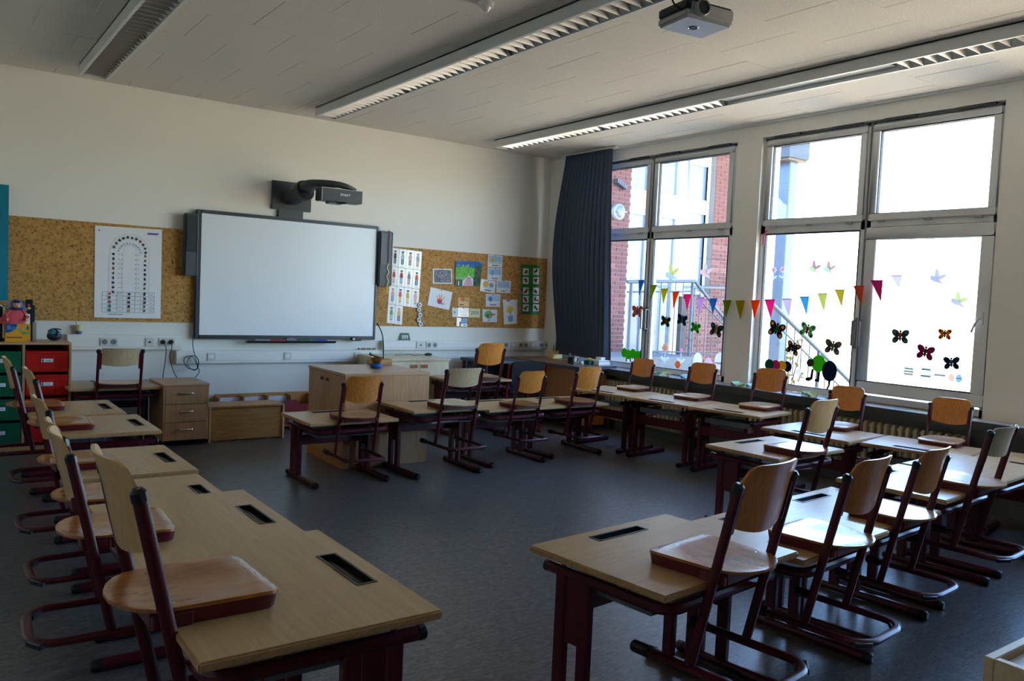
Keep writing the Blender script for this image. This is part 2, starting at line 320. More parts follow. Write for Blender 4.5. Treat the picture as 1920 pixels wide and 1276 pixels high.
# ---- windows
GX = 6.80
def window(n, y0, y1, sash_right):
    W_ = struct(empty('window_%d' % n, (0, 0, 0)), ['', 'white window nearest the curtain, brick building behind it', 'white window with the opening sash, sky behind it', 'added unseen white window beyond the pillar, lets in more light'][n])
    mid = (y0+y1)/2
    f0, f1 = 6.75, 6.83
    fr = MB(); T = .055
    for a, b_, c, d in ((y0, y1, SILL, SILL+.06), (y0, y1, HEAD-.035, HEAD), (y0, y0+T, SILL, HEAD), (y1-T, y1, SILL, HEAD), (mid-.05, mid-.006, SILL, HEAD), (mid+.006, mid+.05, SILL, HEAD), (y0, y1, 2.225, 2.32)):
        fr.box(f0, a, c, f1, b_, d)
    fr.build('frame', PVC, W_, bevel=.004, seg=1)
    MB().box(f0-.006, mid-.006, SILL, f0+.004, mid+.006, HEAD).build('centre_seal', flat('seal_grey', (120, 122, 124), .5), W_)
    for (a, b_) in ((y0+T, mid-.05), (mid+.05, y1-T)):
        # upper tilting sash, slightly proud
        s_ = MB(); q = .06
        za, zb = 2.30, HEAD-.03
        s_.box(f0-.02, a-.02, za, f1-.02, b_+.02, za+q); s_.box(f0-.02, a-.02, zb-q, f1-.02, b_+.02, zb)
        s_.box(f0-.02, a-.02, za+q, f1-.02, a+q-.02, zb-q); s_.box(f0-.02, b_-q+.02, za+q, f1-.02, b_+.02, zb-q)
        so = s_.build('upper_sash', PVC, W_, bevel=.005, seg=1)
        MB().box(GX-.003, a+q-.03, za+q-.01, GX+.003, b_-q+.03, zb-q+.01).build('pane', 'glass', so, smooth=0)
        g_ = MB(); e = .006
        ya, yb, zc, zd = a+q-.02, b_-q+.02, za+q, zb-q
        g_.box(f0-.002, ya, zc, f0+.03, ya+e, zd); g_.box(f0-.002, yb-e, zc, f0+.03, yb, zd); g_.box(f0-.002, ya, zc, f0+.03, yb, zc+e*.6); g_.box(f0-.002, ya, zd-e, f0+.03, yb, zd)
        g_.build('gasket', SEAL, so, smooth=0)
        for hy in (a+.1, (a+b_)/2, b_-.1): MB().box(f0-.032, hy-.03, za-.018, f0-.015, hy+.03, za-.002).build('hinge', flat('hinge_grey', (168, 166, 160), .4), so, smooth=0)
        st = MB().box(f0-.035, a-.01, zb+.006, f0-.02, b_+.01, zb+.016)
        st.box(f0-.05, a+.02, zb+.012, f0-.02, a+.30, zb+.028); st.box(f0-.05, b_-.36, zb+.012, f0-.02, b_-.08, zb+.028)
        st.build('opening_stay', DARKGREY, so, smooth=0)
        lo_, hi_ = SILL+.06, 2.235
        right = a < mid-.1
        if sash_right and right:
            s_ = MB(); q = .10
            A, B, C_, D_ = a-.035, b_+.025, lo_+.02, 2.24
            s_.box(f0-.03, A, C_, f1-.02, B, C_+q); s_.box(f0-.03, A, D_-q, f1-.02, B, D_); s_.box(f0-.03, A, C_+q, f1-.02, A+q, D_-q); s_.box(f0-.03, B-q, C_+q, f1-.02, B, D_-q)
            so = s_.build('opening_sash', PVC, W_, bevel=.006, seg=1)
            g_ = MB(); e = .006
            g_.box(f0-.004, A-e, C_-e, f0+.01, A, D_+e); g_.box(f0-.004, B, C_-e, f0+.01, B+e, D_+e); g_.box(f0-.004, A, C_-e, f0+.01, B, C_); g_.box(f0-.004, A, D_, f0+.01, B, D_+e)
            g_.build('gasket', SEAL, so, smooth=0)
            MB().box(GX-.003, A+q-.01, C_+q-.01, GX+.003, B-q+.01, D_-q+.01).build('pane', 'glass', so, smooth=0)
            h_ = MB().box(f0-.045, A+.035, 1.44, f0-.03, A+.065, 1.54); h_.tube([(f0-.045, A+.05, 1.49), (f0-.075, A+.05, 1.49), (f0-.08, A+.075, 1.45), (f0-.08, A+.10, 1.38)], .009, 8)
            h_.build('handle', WHITE, so)
        else:
            MB().box(GX-.003, a-.01, lo_-.01, GX+.003, b_+.01, hi_).build('pane', 'glass', W_, smooth=0)
            g_ = MB(); e = .008
            g_.box(f0-.002, a, lo_, f0+.03, a+e, hi_-.01); g_.box(f0-.002, b_-e, lo_, f0+.03, b_, hi_-.01); g_.box(f0-.002, a, lo_, f0+.03, b_, lo_+e*.6); g_.box(f0-.002, a, hi_-.022, f0+.03, b_, hi_-.01)
            g_.build('gasket', SEAL, W_, smooth=0)
    for dy in (-.035, .035):
        h_ = MB().tube([(f0-.005, mid+dy, 1.20), (f0-.05, mid+dy, 1.20), (f0-.05, mid+dy, 1.42), (f0-.005, mid+dy, 1.42)], .009, 8); h_.box(f0-.012, mid+dy-.014, 1.17, f0, mid+dy+.014, 1.45)
        h_.build('handle', flat('handle_grey', (140, 140, 140), .35, .4), W_)
window(1, *WIN[0], False); window(2, *WIN[1], True); window(3, *WIN[2], True)
struct(MB().box(6.50, Y0, SILL-.032, 6.76, WY-.001, SILL-.002).build('trim_2', flat('sill_stone', (150, 148, 142), .3, noise=.2, nscale=60), bevel=.006, seg=1), 'grey stone window sill with a dark front edge')
struct(MB().box(6.485, Y0, SILL-.075, 6.50, WY-.001, SILL-.004).build('trim_3', DARKGREY, smooth=0), 'dark lip along the front of the window sill')
struct(MB().box(6.66, Y0, 0, WX, WY-.013, SILL-.033).build('trim_4', flat('panel_green_grey', (128, 132, 124), .6), smooth=0), 'grey green panel below the window sill')
# radiators
def radiator(y0, y1, label):
    R_ = empty('radiator', (6.58, (y0+y1)/2, .12)); tag(R_, label, 'radiator', 'radiators below the window sill')
    L = y1-y0; n = int(L/.062)
    mb = MB().tube([(0, -L/2, .04), (0, L/2, .04)], .018, 8).tube([(0, -L/2, .42), (0, L/2, .42)], .018, 8); mb.build('header_pipe', 'radiator_paint', R_)
    me = None
    for i in range(n):
        yy = -L/2+.03+i*.062
        if me is None:
            o = MB().prism(rrect(-.055, .0, .055, .46, .03, 3), (0, -.017, 0), (1, 0, 0), (0, 0, 1), (0, .034, 0)).build('rib', 'radiator_paint', R_, bevel=.008, seg=1, loc=(0, yy, 0)); me = o.data
        else: link('rib', me, R_, (0, yy, 0))
    br = MB().box(-.03, -L/2+.1, -.12, .03, -L/2+.14, .03); br2 = MB().box(-.03, L/2-.14, -.12, .03, L/2-.1, .03); br.build('bracket', DARKGREY, R_, smooth=0)
    br2.build('bracket', DARKGREY, R_, smooth=0)
    MB().lathe([(.0, 0), (.022, .005), (.026, .03), (.02, .07), (0, .075)], (0, L/2, .42), 12, False, Vector((0, 1, 0))).build('valve', flat('valve_yellow', (200, 186, 140), .4), R_)
flat('radiator_paint', (214, 206, 180), .4)
radiator(5.58, 7.1, 'cream column radiator below the window nearest the curtain')
radiator(2.95, 5.02, 'cream column radiator below the window with the opening sash')

# ================================================================== OUTSIDE
struct(MB().box(6.99, -300, -.6, 400, 400, -.45).build('ground_outside', 'paving', smooth=0), 'sunlit paved ground outside the windows')
wing = empty('neighbouring_wing', (9, 9.6, -.45)); tag(wing, 'red brick building wing with a white door and window outside', 'building')
BY = 9.6
def wp(px, py, Y=BY): return atY(px, py, Y)
def piece(mb, name, m, **k):
    o = mb.build(name, m, wing, **k)
    o.matrix_parent_inverse = Matrix.Translation((-9, -9.6, .45)); return o
xL0, xL1 = 7.2, wp(1182, 400).x           # left brick pier
xW0, xW1 = xL1, wp(1339, 400).x           # white door and window field
zs = wp(1320, 557).z                      # sill of the window beside the door
xD1 = wp(1294, 500).x
brick_me = None; nb = 0
def bricks(x0, x1, z0, z1, cap):
    global brick_me
    pier = piece(MB().box(x0, BY+.012, z0, x1, BY+.3, z1), 'brick_pier', 'mortar', smooth=0)
    L, H, J = .24, .057, .010
    if brick_me is None:
        brick_me = MB().box(-L/2+J/2, 0, 0, L/2-J/2, .05, H).build('brick', 'brick_red', None, bevel=.004, seg=1, smooth=0)
        me = brick_me.data; bpy.data.objects.remove(brick_me); brick_me = me
    rest = MB(); n = 0; r = 0; z = z0
    todo = []
    while z+H < z1:
        x = x0 - (L/2 if r % 2 else 0)
        while x < x1-.02:
            a, b_ = max(x, x0), min(x+L, x1)
            if b_-a > .05: todo.append((a, b_, z))
            x += L
        z += H+J; r += 1
    full = [t_ for t_ in todo if abs(t_[1]-t_[0]-L) < 1e-6]
    full.sort(key=lambda t_: abs(t_[2]-1.6)); keep = set(full[:cap])
    for a, b_, z in todo:
        if (a, b_, z) in keep:
            o = link('brick', brick_me, pier, ((a+b_)/2, BY, z))
        else: rest.box(a+J/2, BY, z, b_-J/2, BY+.04, z+H)
    if rest.v:
        o = rest.build('brick_rest', 'brick_red', pier, smooth=0); o['kind'] = 'stuff'
bricks(xL0, xL1, -.45, 4.6, 110)
xE = wp(1425, 400).x
bricks(xW1+.0, xE, -.45, 4.6, 120)
bricks(xD1, xW1, -.45, zs, 70)
PV2 = flat('white_door_paint', (176, 178, 180), .4)
fr = MB(); y_ = BY+.1
def fbox(mb, px0, py0, px1, py1, d0=0, d1=.08):
    a = wp(px0, py0); b_ = wp(px1, py1); mb.box(a.x, y_+d0, min(a.z, b_.z), b_.x, y_+d1, max(a.z, b_.z))
# outer frames and rails of door field
top = 4.3
gp = MB()
fr.box(xW0, y_, -.3, xW0+.14, y_+.1, top)
xa = wp(1217, 400).x; xb = wp(1246, 400).x
fr.box(xa+.05, y_, -.3, xb, y_+.1, top)
xc = wp(1277, 400).x; xd = wp(1290, 400).x
fr.box(xc, y_, -.3, xd, y_+.12, top)
zr0 = wp(1260, 408).z; zr1 = wp(1260, 362).z
fr.box(xW0, y_+.005, zr0, xc, y_+.09, zr1)
fr.box(xW0, y_+.005, -.3, xc, y_+.09, .35)
fr.box(xd, y_+.01, zs, xd+.10, y_+.1, top); fr.box(xW1-.09, y_+.01, zs, xW1, y_+.1, top)
ze0 = wp(1315, 400).z; ze1 = wp(1315, 372).z
fr.box(xd+.1, y_+.01, ze0, xW1-.09, y_+.1, ze1); fr.box(xd+.1, y_+.01, zs, xW1-.09, y_+.1, zs+.1); fr.box(xd+.1, y_+.01, wp(1315, 308).z, xW1-.09, y_+.1, top)
fr.box(xW0, y_, top, xW1, y_+.12, 4.6)
piece(fr, 'door_frame', PV2, bevel=.01, seg=1)
piece(MB().box(xD1, BY+.02, zs-.04, xW1+.03, BY+.12, zs), 'window_ledge', 'concrete', smooth=0)
piece(MB().box(xW0+.1, y_+.05, .3, xc, y_+.06, top), 'door_panel', flat('door_glass', (100, 112, 124), .12), smooth=0)
piece(MB().box(xd+.1, y_+.05, zs+.05, xW1-.05, y_+.06, top), 'window_glass', flat('door_glass', (100, 112, 124), .12), smooth=0)
piece(MB().box(xW0, BY+.3, -.45, xW1, BY+.35, 4.6), 'inner_wall', PV2, smooth=0)
piece(MB().box(xL0, BY+.012, 4.6, xE, BY+.35, 4.9).box(xL0, BY-.9, 4.62, xE+.5, BY+.0, 4.88), 'roof_edge_shading_eaves', flat('roof_slate', (44, 48, 54), .6), smooth=0)  # eaves overhang is out of view, added to shade the facade below
# bulkhead lamp and bracket on the brick pier
c = atY(1160, 397, BY-.03)
bl = empty('bulkhead_lamp', c); tag(bl, 'round white bulkhead lamp with a dividing rib on brick wall', 'lamp')
MB().lathe([(.0, .04), (.10, .04), (.125, .02), (.13, -.03)], (0, 0, 0), 28, False, Vector((0, -1, 0))).build('rim', flat('lamp_rim', (120, 124, 128), .4), bl)
MB().lathe([(.0, .075), (.05, .07), (.09, .05), (.102, .035)], (0, 0, 0), 28, False, Vector((0, -1, 0))).build('lens', flat('lamp_lens', (90, 98, 104), .25), bl)
MB().box(-.105, -.085, -.008, .105, -.03, .008).build('guard', flat('lamp_rim', (120, 124, 128), .4), bl)
c = atY(1163, 348, BY-.05)
ws = MB()
for i in range(6): ws.box(-.10+i*.036, -.05, .03-i*.016, -.072+i*.036, .05, .10-i*.016)
vb = ws.build('wall_vent', flat('vent_grey', (44, 46, 50), .5), loc=c, smooth=0); tag(vb, 'grey slatted wall vent on brick above the round lamp', 'vent')
# landing, steps and railings
RY = 8.75
ld = empty('door_landing', (9.4, 9.1, -.45)); tag(ld, 'grey concrete landing with steps in front of the white door', 'steps')
x0_ = atY(1176, 670, RY).x; x1_ = atY(1300, 670, RY).x; zt = atY(1240, 668, RY).z
def wl(mb, name, m, par, base, **k):
    o = mb.build(name, m, par, **k); o.matrix_parent_inverse = Matrix.Translation([-v for v in base]); return o
wl(MB().box(x0_-.5, RY-.1, -.45, x1_, BY, zt), 'platform', 'concrete', ld, (9.4, 9.1, -.45), smooth=0)
ns = 6
for i in range(ns):
    z1_ = zt-(i+1)*(zt+.45)/(ns+1)
    wl(MB().box(x1_+i*.3, RY-.1, -.45, x1_+(i+1)*.3, BY, z1_), 'step', 'concrete', ld, (9.4, 9.1, -.45), smooth=0)
def railing(label, Y, top_pts, posts, bars, low_pts=None, extra=(), down=False):
    b0 = atY(*posts[0], Y); base = (b0.x, Y, -.45)
    R_ = empty('stair_railing', base); tag(R_, label, 'railing')
    T = [atY(*p, Y) for p in top_pts]
    wl(MB().tube(T, .026, 10), 'handrail', STEEL, R_, base)
    if low_pts: wl(MB().tube([atY(*p, Y) for p in low_pts], .012, 8), 'lower_rail', STEEL, R_, base)
    for e in extra: wl(MB().tube([atY(*p, Y) for p in e], .014, 8), 'rail', STEEL, R_, base)
    def ztop(x):
        for a, b_ in zip(T, T[1:]):
            if min(a.x, b_.x)-1e-3 <= x <= max(a.x, b_.x)+1e-3: return a.z+(b_.z-a.z)*(x-a.x)/(b_.x-a.x)
        return T[-1].z
    for p in posts:
        q = atY(*p, Y); wl(MB().tube([(q.x, Y, -.45 if down else q.z), (q.x, Y, ztop(q.x)-.02)], .024, 10), 'post', STEEL, R_, base)
    for p in bars:
        q = atY(*p, Y); wl(MB().tube([(q.x, Y, q.z), (q.x, Y, ztop(q.x)-.02)], .008, 6), 'bar', STEEL, R_, base)
railing('grey steel railing round the landing at the white door', RY, [(1176, 528), (1303, 527), (1390, 638)], [(1177, 664), (1291, 672)],
        [(1195, 664), (1207, 664), (1220, 664), (1233, 664), (1246, 665), (1260, 665), (1274, 665), (1306, 668), (1319, 668), (1332, 670), (1345, 670), (1359, 672), (1372, 674)],
        [(1176, 657), (1290, 660), (1385, 668)], [[(1176, 547), (1296, 546), (1372, 624)]])
railing('level steel railing behind the sloping stair handrail, against brick', BY-.25, [(1297, 538), (1400, 540)], [(1299, 600), (1398, 600)], [(1330, 600), (1350, 600), (1385, 600)], down=True)
railing('long sloping steel stair handrail seen through the window with caterpillars', 6.0, [(1440, 562), (1571, 692), (1660, 782)], [(1531, 728)],
        [(1470, 700), (1485, 705), (1499, 710), (1514, 712), (1545, 730), (1562, 735)], [(1466, 618), (1620, 768)], down=True)
# column and roof corner outside window 2
c0 = atX(1455, 400, 8.7); c1 = atX(1476, 400, 8.7); yb = (c0.y+c1.y)/2
cp = empty('canopy', (8.7, yb, -.45)); tag(cp, 'pale blue column carrying a slate edged canopy roof outside', 'canopy')
hw = abs(c0.y-c1.y)/2
wl(MB().box(8.7, yb-hw, -.45, 8.7+2*hw, yb+hw, 3.6), 'column', flat('pale_blue_paint', (86, 100, 116), .5), cp, (8.7, yb, -.45), bevel=.01, seg=1)
e0 = atX(1519, 268, 8.95)
zb = atX(1500, 292, 8.6).z; zt_ = zb+.34
wl(MB().box(8.55, e0.y, zb, 8.95, yb+.5, zt_), 'fascia', flat('roof_slate', (44, 48, 54), .6), cp, (8.7, yb, -.45), smooth=0)
wl(MB().box(8.57, e0.y+.02, zb-.03, 8.93, yb+.5, zb), 'soffit', flat('soffit_wood', (84, 68, 48), .6), cp, (8.7, yb, -.45), smooth=0)
wl(MB().tube([(8.5, e0.y-.05, zt_), (8.5, yb+.5, zt_)], .05, 8), 'gutter', STEEL, cp, (8.7, yb, -.45))
# shrub
sh = empty('dry_shrub', (10.4, 7.36, -.45)); tag(sh, 'dry yellowish shrub beside the pale blue column', 'shrub')
mb = MB()
for i in range(320):
    a = random.uniform(0, 6.28); rr = .30*sqrt(random.random()); z = random.uniform(.1, 1.5); p = Vector((rr*cos(a), rr*sin(a), z)); d = Vector((random.gauss(0, 1), random.gauss(0, 1), random.gauss(.6, .6))).normalized()*.06; e = d.cross(Vector((.3, .5, .8))).normalized()*.025
    mb.add([p-d, p+e, p+d, p-e], [(0, 1, 2, 3)])
o = mb.build('leaves', flat('dry_leaf', (112, 100, 52), .7), sh, smooth=0); o['kind'] = 'stuff'
mb = MB()
for i in range(9): a = i*.7; mb.tube([(0, 0, 0), (.1*cos(a), .1*sin(a), .7), (.22*cos(a), .22*sin(a), 1.3)], [.02, .012, .005], 5)
mb.build('stems', flat('bark', (90, 70, 50), .9), sh)

# ================================================================== DESKS
def desk(key, x, y, deg, W, D, H, label, mattop='beech_top', papers=None):
    poff = .16 if key == 'L5' else 0
    R_ = empty('student_desk', (x, y, 0), radians(deg)); tag(R_, label, 'desk', 'student desks of the classroom')
    T = .024; hl, hw = .135, .026; hy = D/2-.085
    # worktop with a cut-out for the pen trough
    xs = [-W/2, -hl, hl, W/2]; ys = [-D/2, hy-hw, hy+hw, D/2]
    me = bpy.data.meshes.new('worktop'); bm = bmesh.new()
    g = {(i, j, k): bm.verts.new((xs[i], ys[j], H-T if k == 0 else H)) for i in range(4) for j in range(4) for k in (0, 1)}
    for i in range(3):
        for j in range(3):
            if (i, j) == (1, 1): continue
            bm.faces.new([g[i, j, 1], g[i+1, j, 1], g[i+1, j+1, 1], g[i, j+1, 1]]); bm.faces.new([g[i, j, 0], g[i, j+1, 0], g[i+1, j+1, 0], g[i+1, j, 0]])
    def wall(a, b_): bm.faces.new([g[(*a, 0)], g[(*b_, 0)], g[(*b_, 1)], g[(*a, 1)]])
    for i in range(3): wall((i, 0), (i+1, 0)); wall((i+1, 3), (i, 3)); wall((0, i+1), (0, i)); wall((3, i), (3, i+1))
    wall((2, 1), (1, 1)); wall((1, 2), (2, 2)); wall((1, 1), (1, 2)); wall((2, 2), (2, 1))
    bm.normal_update()
    ed = [e for e in bm.edges if len(e.link_faces) == 2 and e.calc_face_angle(0) > .6 and all(abs(abs(v.co.x)-W/2) < 1e-5 or abs(abs(v.co.y)-D/2) < 1e-5 for v in e.verts)]
    bmesh.ops.bevel(bm, geom=ed, offset=.005, segments=2, affect='EDGES')
    for f in bm.faces:
        f.material_index = 1 if abs(f.normal.z) < .5 else 0
        f.smooth = True
    bm.to_mesh(me); bm.free(); me.materials.append(mat(mattop)); me.materials.append(mat('beech_edge')); me.set_sharp_from_angle(angle=radians(40))
    link('worktop', me, R_)
    tr = MB(); d = .02; r_ = .005
    x0, x1, y0, y1 = -hl, hl, hy-hw, hy+hw
    tr.box(x0, y0, H-d-.002, x1, y1, H-d); tr.box(x0, y0, H-d, x0+.003, y1, H); tr.box(x1-.003, y0, H-d, x1, y1, H); tr.box(x0, y0, H-d, x1, y0+.003, H); tr.box(x0, y1-.003, H-d, x1, y1, H)
    tr.box(x0-r_, y0-r_, H+.0002, x1+r_, y0+.002, H+.002); tr.box(x0-r_, y1-.002, H+.0002, x1+r_, y1+r_, H+.002); tr.box(x0-r_, y0, H+.0002, x0+.002, y1, H+.002); tr.box(x1-.002, y0, H+.0002, x1+r_, y1, H+.002)
    tr.box(x0+.01, hy-.004, H-d, x1-.01, hy+.004, H-d+.008)
    tr.build('pen_trough', BLACK, R_, smooth=0)
    lx = W/2-.075; yb, yf = .20, .085; za = H-.080
    for s in (-1, 1):
        lm = MB(); X = s*lx
        for yy in (yb, yf): lm.box(X-.017, yy-.026, .03, X+.017, yy+.026, za)
        lm.box(X-.009, yf, H*.45, X+.009, yb, za)
        lg = lm.build('leg', MAROON, R_, bevel=.006, seg=1)
        fm = MB().tube([(X, .27, .0235), (X, -.25, .0235)], .022, 10, side=(1, 0, 0), r2=.019)
        fm.tube([(X, -.02, .0245), (X, -.25, .0245)], .0235, 10, side=(1, 0, 0), r2=.023)
        fm.build('foot', MAROON, lg)
        for yy, dd in ((.27, 1), (-.25, -1)):
            MB().tube([(X, yy, .024), (X, yy+dd*.028, .024), (X, yy+dd*.04, .024)], [.0242, .0242, .016], 10).build('foot_cap', BLACK, lg)
    # U shaped arm under the worktop and its risers
    fm = MB(); r_ = .02; yf_ = -D/2+.045; c_ = .06
    pts = [(-lx, .27, za)] + [(-lx, yf_+c_, za)] + [(p[0], p[1], za-.01*0) for p in arc((-lx+c_, yf_+c_), c_, pi, 1.5*pi, 5)][1:] + [(p[0], p[1], za) for p in arc((lx-c_, yf_+c_), c_, 1.5*pi, 2*pi, 5)] + [(lx, .27, za)]
    fm.tube(pts, r_, 10)
    for s in (-1, 1):
        for yy in (.2, -.1): fm.tube([(s*lx, yy, za), (s*lx, yy, H-T-.0005)], .009, 8)
        fm.box(s*lx-.03, -.13, H-T-.004, s*lx+.03, .23, H-T-.0005)
    fm.build('frame', MAROON, R_)
    for s in (-1, 1): MB().tube([(s*lx, .27, za), (s*lx, .288, za), (s*lx, .296, za)], [.021, .021, .013], 10).build('end_cap', BLACK, R_)
    MB().box(-lx+.017, yb-.012, H-.25, lx-.017, yb+.012, H-.17).build('crossbar', MAROON, R_, bevel=.004, seg=1)
    bt = MB().box(-lx+.04, -D/2+.14, H-.135, lx-.04, .2, H-.131); bt.box(-lx+.04, .195, H-.131, lx-.04, .2, H-.09); bt.box(-lx+.04, -D/2+.14, H-.131, -lx+.044, .2, H-.1); bt.box(lx-.044, -D/2+.14, H-.131, lx-.04, .2, H-.1)
    bt.tube([(-lx+.1, 0, H-.131), (-lx+.1, 0, H-T)], .004, 6).tube([(lx-.1, 0, H-.131), (lx-.1, 0, H-T)], .004, 6)
    bt.build('book_tray', MIDGREY, R_, smooth=0)
    hk = [(lx+.02, -.10, za), (lx+.035, -.10, za)]+[(lx+.045+.0, -.10+.018*sin(a), za-.045-.018*cos(a)+.018) for a in [0]]
    hk = [(lx, -.14, za-.018)]+[(lx+.03+.02*cos(a), -.14, za-.05+.02*sin(a)) for a in [pi/2, .3, -.6, -1.57, -2.6]]
    MB().tube(hk, .004, 6).build('bag_hook', MAROON, R_)
    if papers:
        cols, lab = papers
        PT = empty('paper_pile', (x, y, H-.131), radians(deg)); tag(PT, lab, 'papers')
        zz = .0005
        for i, c in enumerate(cols):
            hx, hy_ = .13+.02*random.random(), .10+.01*random.random(); an = random.uniform(-.25, .25); th = random.uniform(.004, .010)
            MB().obox((poff+random.uniform(-.04, .06), -.05+random.uniform(-.03, .03), zz+th/2), (hx*cos(an), hx*sin(an), 0), (-hy_*sin(an), hy_*cos(an), 0), (0, 0, th/2)).build('booklet', c, PT, smooth=0); zz += th+.0005
    return R_
BLU = flat('blue_paper', (86, 120, 176), .6); CYA = flat('cyan_paper', (130, 190, 200), .6); GRN = flat('green_paper', (96, 150, 110), .6)
DESKS = {
 'M1': (2.70, 5.96, 0, .74, .60, .50), 'M2': (3.545, 5.91, 0, .75, .60, .56), 'M3': (4.34, 6.03, 0, .725, .60, .515), 'M4': (5.10, 6.12, 0, .74, .60, .50), 'FM': (4.86, 7.40, 0, .74, .56, .60),
 'W1': (5.81, 6.11, 99, .735, .58, .58), 'W2': (5.884, 5.375, 99, .715, .58, .58), 'W3': (5.974, 4.653, 99, .70, .58, .58), 'W4': (5.78, 3.695, 95, .73, .62, .55), 'W5': (5.917, 2.97, 100, .69, .58, .55), 'W6': (6.09, 2.27, 101, .72, .58, .55),
 'r0': (4.774, 3.408, 2.5, .785, .58, .55), 'R1': (2.23, 2.035, 5.5, .80, .62, .60), 'B': (2.99, 2.065, 5.5, .72, .58, .57), 'C': (3.72, 2.20, 4.5, .70, .58, .54), 'D': (4.52, 2.275, 5, .78, .58, .58), 'E': (5.31, 2.344, 5, .72, .58, .58),
 'L1': (.78, 2.12, -90, .80, .60, .70), 'L2': (.825, 3.03, -90, .80, .60, .63), 'L3': (.88, 3.94, -90, .78, .60, .51), 'L4': (.91, 4.80, -90, .77, .60, .51), 'L5': (.96, 5.82, -90, .73, .60, .55), 'L6': (.91, 6.635, -90, .72, .60, .55), 'FL': (1.42, 8.06, 0, .77, .62, .55)}
DL = {
 'M1': 'beech desk standing alone with its feet clear, in front of the whiteboard cabinet', 'M2': 'beech desk touching the right end of the whiteboard cabinet, papers in its tray',
 'M3': 'low beech desk between the cabinet desk and the desk at the corner pedestal', 'M4': 'low beech desk meeting the window row at the inner corner',
 'FM': 'beech desk by the back wall beside the pale birch cupboard', 'W1': 'beech desk of the window row nearest the curtain', 'W2': 'second beech desk from the curtain in the window row',
 'W3': 'third beech desk from the curtain, free end above the gap in the window row', 'W4': 'lower beech desk after the gap in the window row, glossy with sky light',
 'W5': 'beech desk of the window row below the opening sash', 'W6': 'beech desk of the window row cut off by the frame edge', 'r0': 'beech desk standing alone in the inner space, facing the whiteboard',
 'R1': 'large beech desk at the open end of the front row, trough towards the room', 'B': 'second desk from the open end of the front row', 'C': 'third desk from the open end of the front row',
 'D': 'fourth desk from the open end of the front row, shining white', 'E': 'front row desk that meets the window row, without a chair',
 'L1': 'tall beech desk nearest the camera in the column on the shelf side', 'L2': 'second desk from the camera in the column on the shelf side', 'L3': 'third desk from the camera in the column on the shelf side, low',
 'L4': 'fourth desk from the camera in the column on the shelf side', 'L5': 'fifth desk in the shelf side column, blue papers below its top', 'L6': 'sixth desk of the shelf side column, nearest the coloured drawers', 'FL': 'beech desk against the back wall between drawers and wooden pedestal'}
PAP = {'M2': ([DARKGREY, PAPER, CYA], 'grey and turquoise booklets in tray of desk by cabinet'), 'L5': ([BLU, BLU, PAPER, BLU], 'blue and white booklets below the fifth shelf side desk'), 'L1': ([PAPER, BLU, PAPER], 'white and blue papers below the desk nearest the camera'),
 'FL': ([PAPER, BLU, BLU, PAPER], 'pale blue papers in tray of desk at back wall'), 'R1': ([PAPER, PAPER, BLU], 'white papers in tray of the front row end desk'), 'r0': ([PAPER, PAPER], 'pale papers in tray of the desk standing alone in the inner space'),
 'W2': ([BLU, PAPER], 'blue and white papers under second window desk'), 'W3': ([PAPER, CYA, GRN], 'mixed booklets under the free end window desk')}
for k, v in DESKS.items(): desk(k, *v, DL[k], papers=PAP.get(k))

